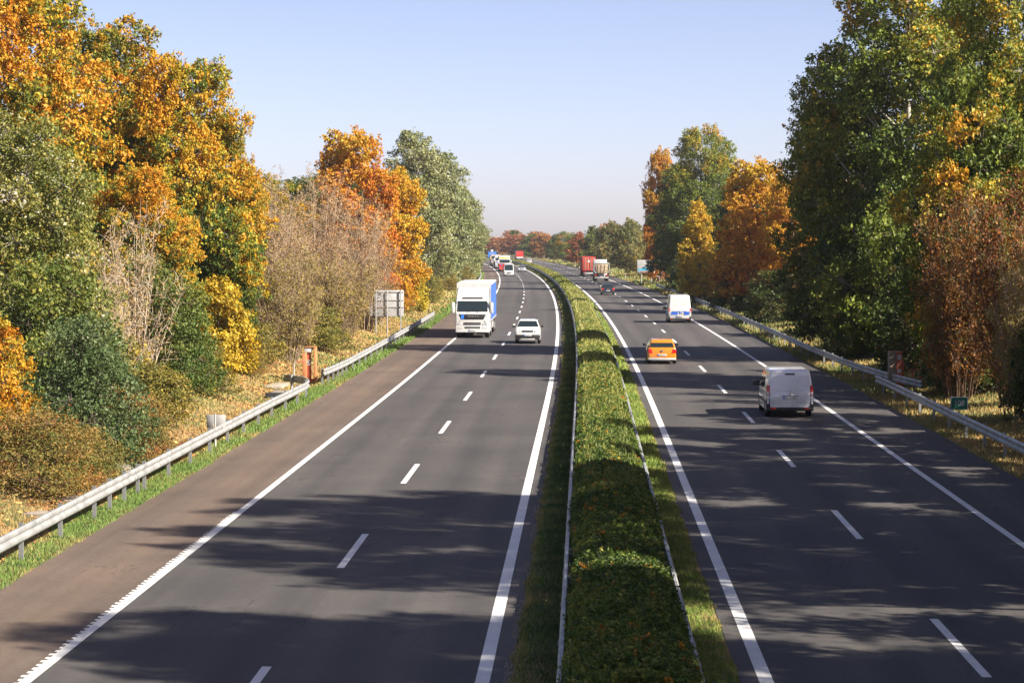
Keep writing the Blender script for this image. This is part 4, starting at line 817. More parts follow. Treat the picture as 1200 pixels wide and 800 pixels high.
# ------------------------------------------------------------------ vehicles (local frame: x right, y forward, z up)
def prism(name, poly, wz, mat, parent, bev=.05, segs=3, skip=(), taper=None):
    """side silhouette (y, z) skinned across a width wz(z), perimeter edges rounded"""
    bm = bmesh.new(); n = len(poly)
    Lv = [bm.verts.new((-wz(z), y, z)) for y, z in poly]; Rv = [bm.verts.new((wz(z), y, z)) for y, z in poly]
    bm.faces.new(Lv); bm.faces.new(Rv[::-1])
    for i in range(n): bm.faces.new((Lv[i], Rv[i], Rv[(i + 1) % n], Lv[(i + 1) % n]))
    bmesh.ops.recalc_face_normals(bm, faces=bm.faces); bm.edges.ensure_lookup_table()
    es = []
    for S in (Lv, Rv):
        for i in range(n):
            if i in skip: continue
            e = bm.edges.get((S[i], S[(i + 1) % n]))
            if e: es.append(e)
    bmesh.ops.bevel(bm, geom=es, offset=bev, segments=segs, profile=.5, affect='EDGES', clamp_overlap=True)
    if taper:
        for v in bm.verts: v.co.x *= taper(v.co.y)
    bmesh.ops.triangulate(bm, faces=[f for f in bm.faces if len(f.verts) > 4])
    me = bpy.data.meshes.new(name); bm.to_mesh(me); bm.free(); me.materials.append(mat)
    me.polygons.foreach_set('use_smooth', [True] * len(me.polygons)); me.set_sharp_from_angle(angle=R_(32))
    return obj(name, me, parent)
def arch(yc, r, zb, n=8):
    """wheel arch along the bottom edge, walked from front to rear"""
    h = math.acos(max(-1, min(1, 0)));
    return [(yc + r * math.cos(math.pi * k / n), zb + (r * math.sin(math.pi * k / n)) * 1.0) for k in range(n + 1)]
def plate(name, A, B, t0, t1, h0, h1, mat, parent, off=.008, thick=.012, xc=0.0, taper=None):
    """plate lying on the silhouette segment A->B between fractions t0..t1, half widths h0..h1"""
    A = np.array(A, float); B = np.array(B, float); d = B - A; nrm = np.array([-d[1], d[0]]) / np.hypot(*d)
    vs = []
    for o_ in (off - thick, off):
        for t_, h_, s_ in ((t0, h0, -1), (t0, h0, 1), (t1, h1, 1), (t1, h1, -1)):
            p = A + d * t_ + nrm * o_; vs.append((xc + s_ * h_, p[0], p[1]))
    return MB().hexa(vs[:4], vs[4:]).build(name, mat, parent)
def side_plate(name, poly, wz, side, mat, parent, off=.006, thick=.012, taper=None):
    tp = taper or (lambda y: 1.0); n = len(poly)
    vs = [(side * (wz(z) * tp(y) + o_), y, z) for o_ in (off - thick, off) for y, z in poly]
    fs = [tuple(range(n)), tuple(range(2 * n - 1, n - 1, -1))] + [(i, n + i, n + (i + 1) % n, (i + 1) % n) for i in range(n)]
    return MB().add(vs, fs).build(name, mat, parent)
WHEELS = {}
def wheel(parent, x, y, r, wd, hub='rim'):
    key = (round(r, 2), round(wd, 2), hub)
    if key not in WHEELS:
        t_ = MB().lathe_x([(-wd / 2, r * .62), (-wd / 2, r * .90), (-wd / 2 + .03, r * .985), (-wd / 4, r), (wd / 4, r), (wd / 2 - .03, r * .985), (wd / 2, r * .90), (wd / 2, r * .62), (-wd / 2, r * .62)], 24).mesh('tyre', M['rubber'], smooth=True)
        q = MB().lathe_x([(wd / 2 - .06, 0), (wd / 2 - .06, r * .18), (wd / 2 - .02, r * .2), (wd / 2 - .09, r * .52), (wd / 2 - .01, r * .62), (wd / 2 - .06, r * .64), (-wd / 2 + .06, r * .64), (-wd / 2 + .01, r * .62), (-wd / 2 + .09, r * .5), (-wd / 2 + .05, 0)], 20)
        for k in range(5):
            a = k * 2 * math.pi / 5
            for sg_ in (1, -1): q.tube((sg_ * (wd / 2 - .035), math.cos(a) * r * .15, math.sin(a) * r * .15), (sg_ * (wd / 2 - .03), math.cos(a) * r * .58, math.sin(a) * r * .58), r * .09, r * .07, 5)
        WHEELS[key] = (t_, q.mesh('rim', M[hub], smooth=True))
    t_, q = WHEELS[key]
    o = obj('wheel', t_, parent); o.location = (x, y, r); obj('rim', q, o); return o
def mirror(parent, x, y, z, mat, s=1.0):
    sg_ = 1 if x > 0 else -1
    o = MB().box(-.11 * s, .11 * s, -.06 * s, .06 * s, -.09 * s, .09 * s).build('mirror', M[mat], parent, bevel=.03 * s); o.location = (x, y, z)
    MB().box(-.09 * s, .09 * s, -.068 * s, -.061 * s, -.07 * s, .07 * s).build('mirror_glass', M['glass'], o)
    MB().tube((-sg_ * .18 * s, .02, -.07 * s), (-sg_ * .08 * s, .02, -.04 * s), .018 * s).build('mirror_arm', M['plastic'], o)
def number_plate(parent, y, z, face, hw=.26, hh=.055):
    """face -1 = looks to the rear, +1 = looks ahead"""
    o = MB().box(-hw, hw, -.008, .008, -hh, hh).build('number_plate', M['white'], parent, bevel=.003); o.location = (0, y, z)
    e = MB().box(-hw + .005, -hw + .05, -.003, .003, -hh + .006, hh - .006).build('blue_band', M['bluesign'], o); e.location = (0 if face < 0 else 2 * hw - .055, face * .0085, 0)
    k = MB()
    for i in range(6): k.box(-hw + .09 + i * .065, -hw + .135 + i * .065, -.002, .002, -hh * .6, hh * .6)
    g = k.build('plate_print', M['grey'], o); g.location = (0, face * .0085, 0)
def road_place(root, lat, s, direction):
    x, y = at(lat, s); root.location = (x, y, 0.004); root.rotation_euler = (0, 0, heading(s) + (0 if direction > 0 else math.pi))

def car(label, mat, lat, s, direction, style='hatch', roof=None):
    """hatchback / suv / sedan"""
    root = empty('car'); tag(root, label, 'car'); suv = style == 'suv'
    L, gz, bz, rz, wr = (4.30, .30, 1.10, 1.64, .36) if suv else (4.05, .24, .95, 1.46, .315)
    wd = .91 if suv else .865; wb = 1.32 if suv else 1.27
    if style == 'sedan': L, wb, wd, rz, bz = 4.6, 1.36, .895, 1.45, .95
    f, r_ = L / 2, -L / 2; tap = lambda y: 1 - .07 * max(0, (abs(y) - L * .32) / (L * .18)) ** 2
    wl = lambda z: np.interp(z, [0, bz], [wd, wd * .965]); wu = lambda z: np.interp(z, [bz - .05, rz], [wd * .945, wd * .70])
    HZ = .84 if suv else .62                       # height of the lamps
    low = [(r_ + .10, gz), (r_, gz + .16), (r_ + .01, gz + .34), (r_ + .05, bz - .10), (r_ + .10, bz), (f - 1.18, bz + .01), (f - 1.05, bz), (f - .38, bz - (.05 if suv else .11)), (f - .12, bz - (.12 if suv else .20)), (f - .02, HZ), (f, gz + .14), (f - .08, gz)]
    a1 = arch(wb, wr + .06, gz); a2 = arch(-wb, wr + .06, gz)
    k0 = len(low); low += a1 + a2; skip = set(range(k0 - 1, len(low)))
    body = prism('body', low, wl, M[mat], root, .08, 4, skip, tap)
    if style == 'sedan': up = [(r_ + .45, bz - .05), (r_ + .95, rz - .10), (r_ + 1.35, rz - .01), (r_ + 2.0, rz), (f - 1.95, rz - .06), (f - 1.02, bz - .05)]
    elif suv: up = [(r_ + .10, bz - .05), (r_ + .30, rz - .20), (r_ + .52, rz - .02), (r_ + 1.3, rz), (f - 1.75, rz - .05), (f - 1.02, bz - .05)]
    else: up = [(r_ + .12, bz - .05), (r_ + .34, rz - .22), (r_ + .50, rz - .04), (r_ + 1.4, rz), (f - 1.85, rz - .05), (f - .98, bz - .05)]
    prism('cabin', up, wu, M[roof or mat], root, .08, 4, (len(up) - 1,), tap)
    # glass
    A, B = up[4], up[5]; plate('windscreen', A, B, .10, .82, wu(A[1]) - .07, wu(B[1]) - .10, M['glass'], root)
    if style == 'sedan': plate('rear_window', up[0], up[1], .14, .95, wu(up[0][1]) - .08, wu(up[1][1]) - .07, M['glass'], root)
    else: plate('rear_window', up[0], up[1], .22, .99, wu(up[0][1]) - .12, wu(up[1][1]) - .07, M['glass'], root)
    zt = rz - .10; zb = bz + .025
    ya = np.interp(zb, [bz - .05, rz - .05], [up[5][0], up[4][0]]) - .12; yb = np.interp(zt, [bz - .05, rz - .05], [up[5][0], up[4][0]]) - .10
    yr0, yr1 = up[0][0] + .28, up[1][0] + .24
    ym = (ya + yr0) / 2 + .05
    for sd in (-1, 1):
        side_plate('window', [(ya, zb), (yb, zt), (ym + .04, zt), (ym + .04, zb)], wu, sd, M['glass'], root, taper=tap)
        side_plate('window', [(ym - .04, zb), (ym - .04, zt), (yr1, zt), (yr0, zb)], wu, sd, M['glass'], root, taper=tap)
        side_plate('door_seam', [(ym - .006, gz + .12), (ym + .006, gz + .12), (ym + .006, bz - .05), (ym - .006, bz - .05)], wl, sd, M['plastic'], root, off=.003)
        side_plate('door_handle', [(ym - .28, bz - .16), (ym - .10, bz - .16), (ym - .10, bz - .12), (ym - .28, bz - .12)], wl, sd, M['plastic' if suv else (roof or mat)], root, off=.022, thick=.02)
        mirror(root, sd * (wd + .10), f - 1.32, bz + .08, 'plastic', .85)
        # lamps
        xo, xi = sd * (wd * .935 + .012), sd * (wd * .935 - .26); zl = bz - .33
        MB().hexa([(xi, r_ - .004, zl + .02), (xo, r_ + .03, zl), (xo, r_ + .26, zl + .04), (xi, r_ + .26, zl + .04)], [(xi + sd * .06, r_ + .03, zl + .25), (xo - sd * .012, r_ + .07, zl + .28), (xo - sd * .012, r_ + .32, zl + .26), (xi + sd * .06, r_ + .26, zl + .26)]).build('tail_light', M['tail'], root, bevel=.02)
        xo, xi = sd * (wd * .93 + .008), sd * (wd * .93 - .36); zl = HZ - .04
        MB().hexa([(xi, f - .2, zl), (xo, f - .3, zl), (xo, f - .06, zl), (xi, f + .016, zl)], [(xi, f - .25, zl + .17), (xo, f - .4, zl + .19), (xo, f - .14, zl + .19), (xi, f - .03, zl + .16)]).build('headlight', M['lamp'], root, bevel=.015)
        for yy in (wb, -wb): wheel(root, sd * (wd - .12), yy, wr, .21)
    # bumpers, grille, plates
    MB().box(-wd * .90, wd * .90, f - .10, f + .012, gz + .02, gz + .16).build('front_bumper', M['plastic'], root, bevel=.03)
    MB().box(-wd * .42, wd * .42, f - .06, f + .010, HZ - .01, HZ + .11).build('grille', M['plastic'], root, bevel=.01)
    MB().box(-wd * .40, wd * .40, f + .011, f + .017, HZ + .04, HZ + .07).build('chrome_bar', M['chrome'], root)
    MB().box(-wd * .93, wd * .93, r_ - .012, r_ + .10, gz + .0, gz + (.20 if suv else .13)).build('rear_bumper', M['plastic' if suv or style == 'sedan' else 'lightgrey'], root, bevel=.03)
    number_plate(root, r_ - .012, gz + .30, -1); number_plate(root, f + (.035 if suv else .022), gz + (.30 if suv else .22), 1)
    bd = MB().tube((0, r_ + .02, bz - .17), (0, r_ - .012, bz - .17), .065, n=16).build('badge', M['chrome'], root)
    if suv:
        for sd in (-1, 1): MB().tube((sd * wd * .66, r_ + .75, rz + .05), (sd * wd * .66, f - 2.0, rz + .03), .022).box(sd * wd * .66 - .02, sd * wd * .66 + .02, r_ + .75, r_ + .85, rz - .02, rz + .05).box(sd * wd * .66 - .02, sd * wd * .66 + .02, f - 2.1, f - 2.0, rz - .05, rz + .03).build('roof_rail', M['plastic'], root)
        MB().box(-wd * .95, wd * .95, f - .10, f + .02, gz + .03, gz + .34).build('lower_cladding', M['plastic'], root, bevel=.04)
        MB().box(-wd * .55, wd * .55, f - .02, f + .035, gz - .02, gz + .07).build('skid_plate', M['lightgrey'], root, bevel=.015)
    else:
        MB().tube((0, r_ + .9, rz - .02), (0, r_ + .72, rz + .17), .008, .004, 5).build('aerial', M['plastic'], root)
    road_place(root, lat, s, direction); return root

def van(label, mat, lat, s, direction, H=1.95, L=5.1, wd=.95, police=False, hi=False):
    root = empty('van'); tag(root, label, 'van')
    f, r_ = L / 2, -L / 2; gz, wr, wb = .28, .34, L * .315; bz = 1.05
    tap = lambda y: 1 - .10 * max(0, (y - L * .28) / (L * .22)) ** 2
    wl = lambda z: np.interp(z, [0, bz, H], [wd, wd * .985, wd * .83])
    wz = lambda z: wd if z <= bz else np.interp(z, [bz, H], [wd * .985, wd * .84])
    low = [(r_ + .05, gz + .06), (r_, gz + .3), (r_ + .01, bz), (f - 1.0, bz), (f - .75, bz - .02), (f - .25, bz - .22), (f - .06, gz + .45), (f, gz + .2), (f - .08, gz)]
    k0 = len(low); low += arch(wb, wr + .07, gz) + arch(-wb, wr + .07, gz); low += [(r_ + .12, gz + .0)]
    wlo = lambda z: np.interp(z, [0, bz], [wd, wd * .985]); wup = lambda z: np.interp(z, [bz - .02, H], [wd * .985, wd * .845])
    prism('body', low, wlo, M[mat], root, .05, 3, set(range(k0 - 1, len(low))), tap)
    up = [(r_ + .012, bz - .02), (r_ + .10, H - .22), (r_ + .17, H - .05), (r_ + .34, H), (f - 2.1, H), (f - 1.75, H - .08), (f - .80, bz - .02)]
    prism('upper_body', up, wup, M[mat], root, .09, 4, (len(up) - 1,), tap)
    plate('windscreen', up[5], up[6], .06, .92, wup(H - .1) - .08, wup(bz) * .93 - .06, M['glass'], root)
    # tailgate
    seam = M['plastic']
    A, B = up[0], up[1]
    if hi:
        for sd in (-1, 1): plate('rear_window', A, B, .42, .92, .30, .28, M['glass' if not police else 'white'], root, xc=sd * .37, off=.006)
        MB().box(-.008, .008, r_ - .004, r_ + .02, gz + .25, bz).build('door_seam', seam, root)
    else:
        plate('tailgate', A, B, .02, .99, wup(bz) - .13, wup(H - .22) - .13, M[mat], root, off=.012)
        plate('tailgate_recess', A, B, .10, .93, wup(bz) - .19, wup(H - .22) - .17, M[mat], root, off=.020)
        MB().box(-wd + .17, wd - .17, r_ - .014, r_ + .03, gz + .32, bz - .012).build('tailgate', M[mat], root, bevel=.012)
        MB().box(-.34, .34, r_ - .04, r_ - .014, bz - .19, bz - .165).build('plate_lamp_bar', seam, root, bevel=.004)
        plate('brake_light', up[1], up[2], .12, .5, .20, .20, M['plastic'], root, off=.012)
    for sd in (-1, 1):
        # tall tail lamps on the rear corners
        xo, xi = wd * .995, wd * .995 - .13
        z0, z1 = (bz - .20, bz + .26) if not hi else (bz - .12, bz + .22)
        MB().hexa([(sd * xi, r_ - .01, z0), (sd * (xo + .006), r_ + .03, z0), (sd * (xo + .006), r_ + .14, z0), (sd * xi, r_ + .1, z0)], [(sd * xi, r_ + .015, z1), (sd * (xo - .012), r_ + .05, z1), (sd * (xo - .012), r_ + .16, z1), (sd * xi, r_ + .12, z1)]).build('tail_light', M['tail'], root, bevel=.012)
        MB().box(sd * (wd - .07) - .055, sd * (wd - .07) + .055, r_ - .022, r_ - .012, bz - .14, bz - .09).build('reverse_light', M['lamp'], root)
        MB().hexa([(sd * (wd - .15), r_ - .012, gz + .12), (sd * (wd + .012), r_ + .02, gz + .12), (sd * (wd + .012), r_ + .2, gz + .12), (sd * (wd - .15), r_ + .2, gz + .12)], [(sd * (wd - .13), r_ - .006, bz - .26), (sd * (wd + .006), r_ + .03, bz - .26), (sd * (wd + .006), r_ + .12, bz - .26), (sd * (wd - .13), r_ + .12, bz - .26)]).build('corner_trim', M['plastic'], root, bevel=.015)
        MB().box(sd * (wd - .28) - .09, sd * (wd - .28) + .09, r_ - .035, r_ - .02, gz + .06, gz + .11).build('reflector', M['tail'], root)
        side_plate('door_window', [(f - 1.12, bz + .06), (f - 1.75, H - .22), (f - 2.25, H - .22), (f - 2.25, bz + .06)], wup, sd, M['glass'], root, taper=tap)
        if not hi: side_plate('side_window', [(f - 2.45, bz + .08), (f - 2.45, H - .24), (f - 3.5, H - .24), (f - 3.5, bz + .08)], wup, sd, M['glass'], root, taper=tap)
        side_plate('door_seam', [(f - 2.345, gz + .1), (f - 2.33, gz + .1), (f - 2.33, bz - .03), (f - 2.345, bz - .03)], wlo, sd, seam, root, off=.004)
        side_plate('side_moulding', [(r_ + .5, gz + .28), (f - .9, gz + .28), (f - .9, gz + .38), (r_ + .5, gz + .38)], wlo, sd, M['plastic'], root, off=.014, taper=tap)
        side_plate('slide_rail', [(r_ + .25, bz - .08), (f - 2.4, bz - .08), (f - 2.4, bz - .05), (r_ + .25, bz - .05)], wlo, sd, M['grey'], root, off=.008)
        mirror(root, sd * (wd + .14), f - 1.15, bz + .12, 'plastic', 1.25)
        MB().hexa([(sd * (wd * .62) - .16, f - .2, gz + .42), (sd * (wd * .62) + .16, f - .2, gz + .42), (sd * (wd * .62) + .16, f - .03, gz + .42), (sd * (wd * .62) - .16, f - .02, gz + .42)], [(sd * (wd * .62) - .14, f - .4, gz + .68), (sd * (wd * .62) + .14, f - .4, gz + .68), (sd * (wd * .62) + .14, f - .13, gz + .66), (sd * (wd * .62) - .14, f - .12, gz + .66)]).build('headlight', M['lamp'], root, bevel=.015)
        for yy in (wb, -wb): wheel(root, sd * (wd - .12), yy, wr, .22)
    MB().box(-wd - .004, wd + .004, r_ - .03, r_ + .2, gz - .02, gz + .13).build('rear_bumper', M['plastic'], root, bevel=.03)
    MB().box(-wd * .86, wd * .86, f - .12, f + .015, gz - .02, gz + .2).build('front_bumper', M['plastic' if not hi else 'grey'], root, bevel=.03)
    MB().box(-wd * .40, wd * .40, f - .07, f + .006, gz + .34, gz + .52).build('grille', M['plastic'], root, bevel=.012)
    number_plate(root, r_ - .03, bz - .25 if not hi else gz + .32, -1, .28, .07); number_plate(root, f + .02, gz + .26, 1)
    MB().tube((0, r_ + .02, bz + .05 - .14), (0, r_ - .022, bz + .05 - .14), .05, n=14).build('badge', M['chrome'], root)
    if police:
        for k, (x0, x1, za, zb_) in enumerate(((-.80, -.20, .72, .95), (-.12, .22, .80, .90), (.30, .80, .70, .98), (-.70, .60, .99, 1.03))):
            MB().hexa([(x0, r_ - .012, za), (x1, r_ - .012, za), (x1, r_ - .006, za), (x0, r_ - .006, za)], [(x0 + .08, r_ - .008, zb_), (x1 + .05, r_ - .008, zb_), (x1 + .05, r_ - .002, zb_), (x0 + .08, r_ - .002, zb_)]).build('blue_stripe', M['policeblue'], root)
        MB().box(.18, .30, r_ - .013, r_ - .007, .72, .84).build('yellow_mark', M['yellow'], root)
        for sd in (-1, 1): side_plate('blue_stripe', [(r_ + .25, .74), (f - .8, .74), (f - .8, .98), (r_ + .25, .98)], wlo, sd, M['policeblue'], root, off=.009, taper=tap)
    road_place(root, lat, s, direction); return root

def tractor(parent, mat, y0, hi=True, top=None, band=None, lower=None, lettering=None):
    """lorry cab whose front is at y0; parts go under parent"""
    wd = 1.25; zf = .42; top = top or (3.72 if hi else 3.3); f = y0
    lowm = M[lower or mat]
    wz = lambda z: np.interp(z, [0, 2.7, top], [wd, wd, wd * .90])
    poly = [(f - 2.3, .95), (f - 2.3, top - .02), (f - 2.0, top), (f - 1.0, top - .12), (f - .42, 2.88), (f - .33, 2.78), (f - .10, 1.92), (f - .02, 1.85), (f, 1.2), (f - .02, .95)]
    prism('cab', poly, wz, M[mat], parent, .10, 4, (9,))
    lo = [(f - 2.25, .947), (f - .0, .947), (f + .03, .75), (f + .02, .45), (f - .08, zf)] + arch(f - 1.35, .58, zf) + [(f - 2.25, zf)]
    prism('bumper', lo, lambda z: wd - .005, lowm, parent, .06, 3, set(range(4, len(lo) + 1)))
    A, B = poly[5], poly[6]
    plate('windscreen', A, B, .06, .97, 1.10, 1.13, M['glass'], parent, off=.012)
    plate('sun_visor', poly[3], poly[4], .86, .99, .72, .78, M['plastic'], parent, off=.05, thick=.03)
    for xx in (-.82, -.38, .82): plate('marker_lamp', poly[3], poly[4], .62, .68, .05, .05, M['amber'], parent, off=.012, xc=xx)
    plate('roof_slot', poly[3], poly[4], .40, .46, .42, .40, M['grey'], parent, off=.012)
    MB().hexa([(-.82, f - .03, 1.38), (.82, f - .03, 1.38), (.82, f + .018, 1.38), (-.82, f + .018, 1.38)], [(-1.0, f - .05, 1.76), (1.0, f - .05, 1.76), (1.0, f + .012, 1.76), (-1.0, f + .012, 1.76)]).build('upper_grille', M['plastic'], parent, bevel=.02)
    MB().box(.62, .84, f + .019, f + .024, 1.42, 1.74).build('blue_sticker', M['bluesign'], parent)
    if lettering:
        o = obj('lettering', text_mesh(lettering, .27, M['chrome'], .008), parent); o.location = (-.05, f + .03, 1.60); o.rotation_euler = (math.pi / 2, 0, math.pi); o.scale = (1.35, .8, 1)
    for z0, z1, hw in ((1.00, 1.17, .62), (.70, .86, .58)):
        g = MB().box(-hw, hw, f + .0, f + .036, z0, z1).build('lower_grille', M['plastic'], parent, bevel=.012)
        MB().box(-hw + .04, hw - .04, f + .037, f + .042, (z0 + z1) / 2 - .01, (z0 + z1) / 2 + .01).build('slat', M['grey'], g)
    for sd in (-1, 1):
        MB().hexa([(sd * .98 - .22, f - .1, .92), (sd * .98 + .22, f - .1, .92), (sd * .98 + .22, f + .03 - (.06 if sd > 0 else 0), .92), (sd * .98 - .22, f + .03 - (.06 if sd < 0 else 0), .92)], [(sd * 1.0 - .20, f - .1, 1.12), (sd * 1.0 + .22, f - .1, 1.18), (sd * 1.0 + .22, f + .0 - (.06 if sd > 0 else 0), 1.18), (sd * 1.0 - .20, f + .02 - (.06 if sd < 0 else 0), 1.12)]).build('headlight', M['lamp'], parent, bevel=.015)
        MB().box(sd * .90 - .20, sd * .90 + .20, f + .0, f + .036, .70, .78).build('fog_light', M['grey'], parent, bevel=.01)
        MB().hexa([(sd * 1.06 - .03, f - .02, .93), (sd * 1.06 + .03, f - .02, .93), (sd * 1.06 + .03, f + .016, .93), (sd * 1.06 - .03, f + .016, .93)], [(sd * .88 - .03, f - .02, 1.32), (sd * .88 + .03, f - .02, 1.32), (sd * .88 + .03, f + .012, 1.32), (sd * .88 - .03, f + .012, 1.32)]).build('grille_trim', M['grey'], parent)
        side_plate('door_window', [(f - .42, 1.95), (f - .55, 2.72), (f - 1.35, 2.72), (f - 1.35, 1.95)], wz, sd, M['glass'], parent, off=.008)
        side_plate('door_seam', [(f - 1.45, .98), (f - 1.43, .98), (f - 1.43, 2.8), (f - 1.45, 2.8)], wz, sd, M['plastic'], parent, off=.004)
        mr = MB().box(-.12, .12, -.10, .10, -.44, .36).build('mirror', M[mat], parent, bevel=.05); mr.location = (sd * 1.42, f - .18, 2.28)
        MB().box(-.10, .10, -.108, -.101, -.38, .30).build('mirror_glass', M['glass'], mr)
        MB().tube((-sd * .28, -.05, .33), (-sd * .06, 0, .33), .03).tube((-sd * .28, -.05, -.40), (-sd * .06, 0, -.40), .03).build('mirror_arm', M['plastic'], mr)
        MB().tube((sd * .35, f - .06, 1.97), (sd * .35 - .55, f - .10, 2.06), .018).build('wiper', M['plastic'], parent)
        wheel(parent, sd * 1.06, f - 1.35, .50, .32, 'grey')
        wheel(parent, sd * .98, f - 5.0, .50, .52, 'grey')
        MB().box(sd * 1.22 - .03, sd * 1.22 + .03, f - 4.2, f - 2.32, .42, 1.1).build('side_skirt', lowm, parent, bevel=.02)
        side_plate('side_deflector', [(f - 2.32, 1.1), (f - 2.32, top - .1), (f - 2.75, top - .1), (f - 2.75, 1.1)], lambda z: 1.2, sd, M['dark_steel'], parent, off=.02, thick=.03)
    MB().box(-.45, .45, f - 6.2, f - 2.0, .55, .90).build('chassis', M['dark_steel'], parent)
    number_plate(parent, f + .045, .58, 1)
    if band:
        plate('roof_band', poly[3], poly[4], .30, .95, 1.08, 1.10, M[band], parent, off=.014)
def box_trailer(parent, y0, L, side, frame, roof, z0=1.15, z1=4.0, rear=True):
    """curtain-sided semi-trailer body from y0 (front) backwards"""
    wd = 1.275
    MB().box(-wd + .03, wd - .03, y0 - L + .05, y0 - .05, z0, z1 - .05).build('body', M[frame], parent)
    for sd in (-1, 1):
        MB().box(sd * wd - .012 - .01 * (sd > 0), sd * wd + .012 - .01 * (sd > 0), y0 - L + .08, y0 - .08, z0 + .12, z1 - .14).build('curtain', M[side], parent)
        for k in range(9):
            yy = y0 - .6 - k * (L - 1.2) / 8; MB().box(sd * wd + .004, sd * wd + .016, yy - .025, yy + .025, z0 - .02, z1 - .2).build('strap', M['dark_steel'], parent)
        MB().box(sd * wd - .03, sd * wd + .02, y0 - L, y0, z0, z0 + .11).build('side_rail', M['grey'], parent, bevel=.01)
        MB().box(sd * wd - .03, sd * wd + .02, y0 - L, y0, z1 - .13, z1 - .02).build('top_rail', M[frame], parent, bevel=.01)
        MB().box(sd * 1.2 - .02, sd * 1.2 + .02, y0 - 8.2, y0 - 4.2, .50, .95).build('side_guard', M['grey'], parent)
        for k in range(3): wheel(parent, sd * 1.05, y0 - 9.0 - k * 1.31, .50, .38, 'grey')
    MB().box(-wd, wd, y0 - L, y0, z1 - .02, z1 + .03).build('roof', M[roof], parent, bevel=.01)
    MB().box(-wd, wd, y0 - .05, y0 + .0, z0, z1 - .02).build('front_wall', M[frame], parent)
    MB().box(-.5, .5, y0 - L + .1, y0 - .4, .85, z0 - .002).build('chassis', M['dark_steel'], parent)
    MB().box(-1.2, 1.2, y0 - L - .02, y0 - L + .08, .45, .62).build('rear_bumper', M['dark_steel'], parent)
    for sd in (-1, 1): MB().box(sd * 1.0 - .18, sd * 1.0 + .18, y0 - L - .035, y0 - L - .0, .72, .86).build('tail_light', M['tail'], parent)

RL_L, FL_L, FL_R, RL_R = -7.4, -3.62, 4.85, 8.65
# white articulated lorry, oncoming
t_ = empty('articulated_lorry'); tag(t_, 'white articulated lorry with blue curtain sides coming towards the camera', 'lorry')
tractor(t_, 'white', 0, lettering='MAN'); box_trailer(t_, -2.85, 13.4, 'blue', 'white', 'whitetarp'); road_place(t_, -7.95, 172, -1)
# oncoming cars and vans
car('white off-road car with black bumper beside the white lorry', 'white', -3.72, 165, -1, 'suv')
van('white high van coming towards the camera in front of red lorry', 'white', RL_L + .1, 462, -1, 2.45, 5.4, 1.0, hi=True)
car('small silver car far away next to the oncoming white van', 'silver', FL_L, 523, -1, 'hatch')
t_ = empty('articulated_lorry'); tag(t_, 'red lorry with yellow roof band far away on the left carriageway', 'lorry')
tractor(t_, 'white', 0, top=3.45, band='yellow', lower='red'); 
prism('cab_front', [(-.5, .98), (-.5, 1.84), (.0, 1.84), (.035, 1.2), (.02, .98)], lambda z: 1.258, M['red'], t_, .03)
box_trailer(t_, -2.85, 13.0, 'dark_steel', 'white', 'whitetarp', z1=3.5); road_place(t_, RL_L, 525, -1)
t_ = empty('articulated_lorry'); tag(t_, 'white topped lorry directly behind the red and yellow lorry', 'lorry')
tractor(t_, 'whitetarp', 0, top=3.2, lower='grey'); box_trailer(t_, -2.85, 13.0, 'dark_steel', 'whitetarp', 'whitetarp', z1=3.15); road_place(t_, RL_L - .1, 580, -1)
t_ = empty('articulated_lorry'); tag(t_, 'last white lorry of the oncoming queue near the bend', 'lorry')
tractor(t_, 'tan', 0, top=3.1, lower='dark_steel'); box_trailer(t_, -2.85, 13.0, 'whitetarp', 'whitetarp', 'whitetarp', z1=2.9); road_place(t_, RL_L - .1, 632, -1)
# traffic driving away
van('silver white van nearest the camera driving away on the right', 'silverwhite', 8.42, 98.4, 1, 1.93, 5.1, .96)
car('orange hatchback driving away in the fast lane', 'orange', 4.62, 138.5, 1, 'hatch')
van('white police van with blue stripes beside the right edge line', 'white', 8.95, 206.5, 1, 2.42, 5.3, 1.0, police=True, hi=True)
car('dark grey car driving away ahead of the police van', 'darkcar', 5.6, 309, 1, 'sedan')
car('tiny silver car far away right of the median hedge', 'silver', FL_R, 712, 1, 'hatch')
# beige tipper truck
t_ = empty('tipper_truck'); tag(t_, 'beige tipper truck with tapered tailgate driving away', 'truck')
L = 8.2; r_ = -L / 2
MB().hexa([(-.92, r_ + .5, 1.35), (.92, r_ + .5, 1.35), (.92, 1.4, 1.35), (-.92, 1.4, 1.35)], [(-1.24, r_ + .1, 3.05), (1.24, r_ + .1, 3.05), (1.24, 1.6, 3.05), (-1.24, 1.6, 3.05)]).build('tipper_body', M['tan'], t_, bevel=.03)
MB().hexa([(-.80, r_ + .34, 1.42), (.80, r_ + .34, 1.42), (.80, r_ + .44, 1.42), (-.80, r_ + .44, 1.42)], [(-1.12, r_ - .02, 2.95), (1.12, r_ - .02, 2.95), (1.12, r_ + .09, 2.95), (-1.12, r_ + .09, 2.95)]).build('tailgate', M['tan'], t_, bevel=.02)
for xx in (-.55, 0, .55): MB().hexa([(xx * .9 - .05, r_ + .28, 1.45), (xx * .9 + .05, r_ + .28, 1.45), (xx * .9 + .05, r_ + .335, 1.45), (xx * .9 - .05, r_ + .335, 1.45)], [(xx * 1.2 - .05, r_ - .075, 2.9), (xx * 1.2 + .05, r_ - .075, 2.9), (xx * 1.2 + .05, r_ - .025, 2.9), (xx * 1.2 - .05, r_ - .025, 2.9)]).build('rib', M['tan'], t_)
MB().box(-1.3, 1.3, r_ - .02, 1.7, 3.055, 3.17).build('top_rim', M['lightgrey'], t_, bevel=.02)
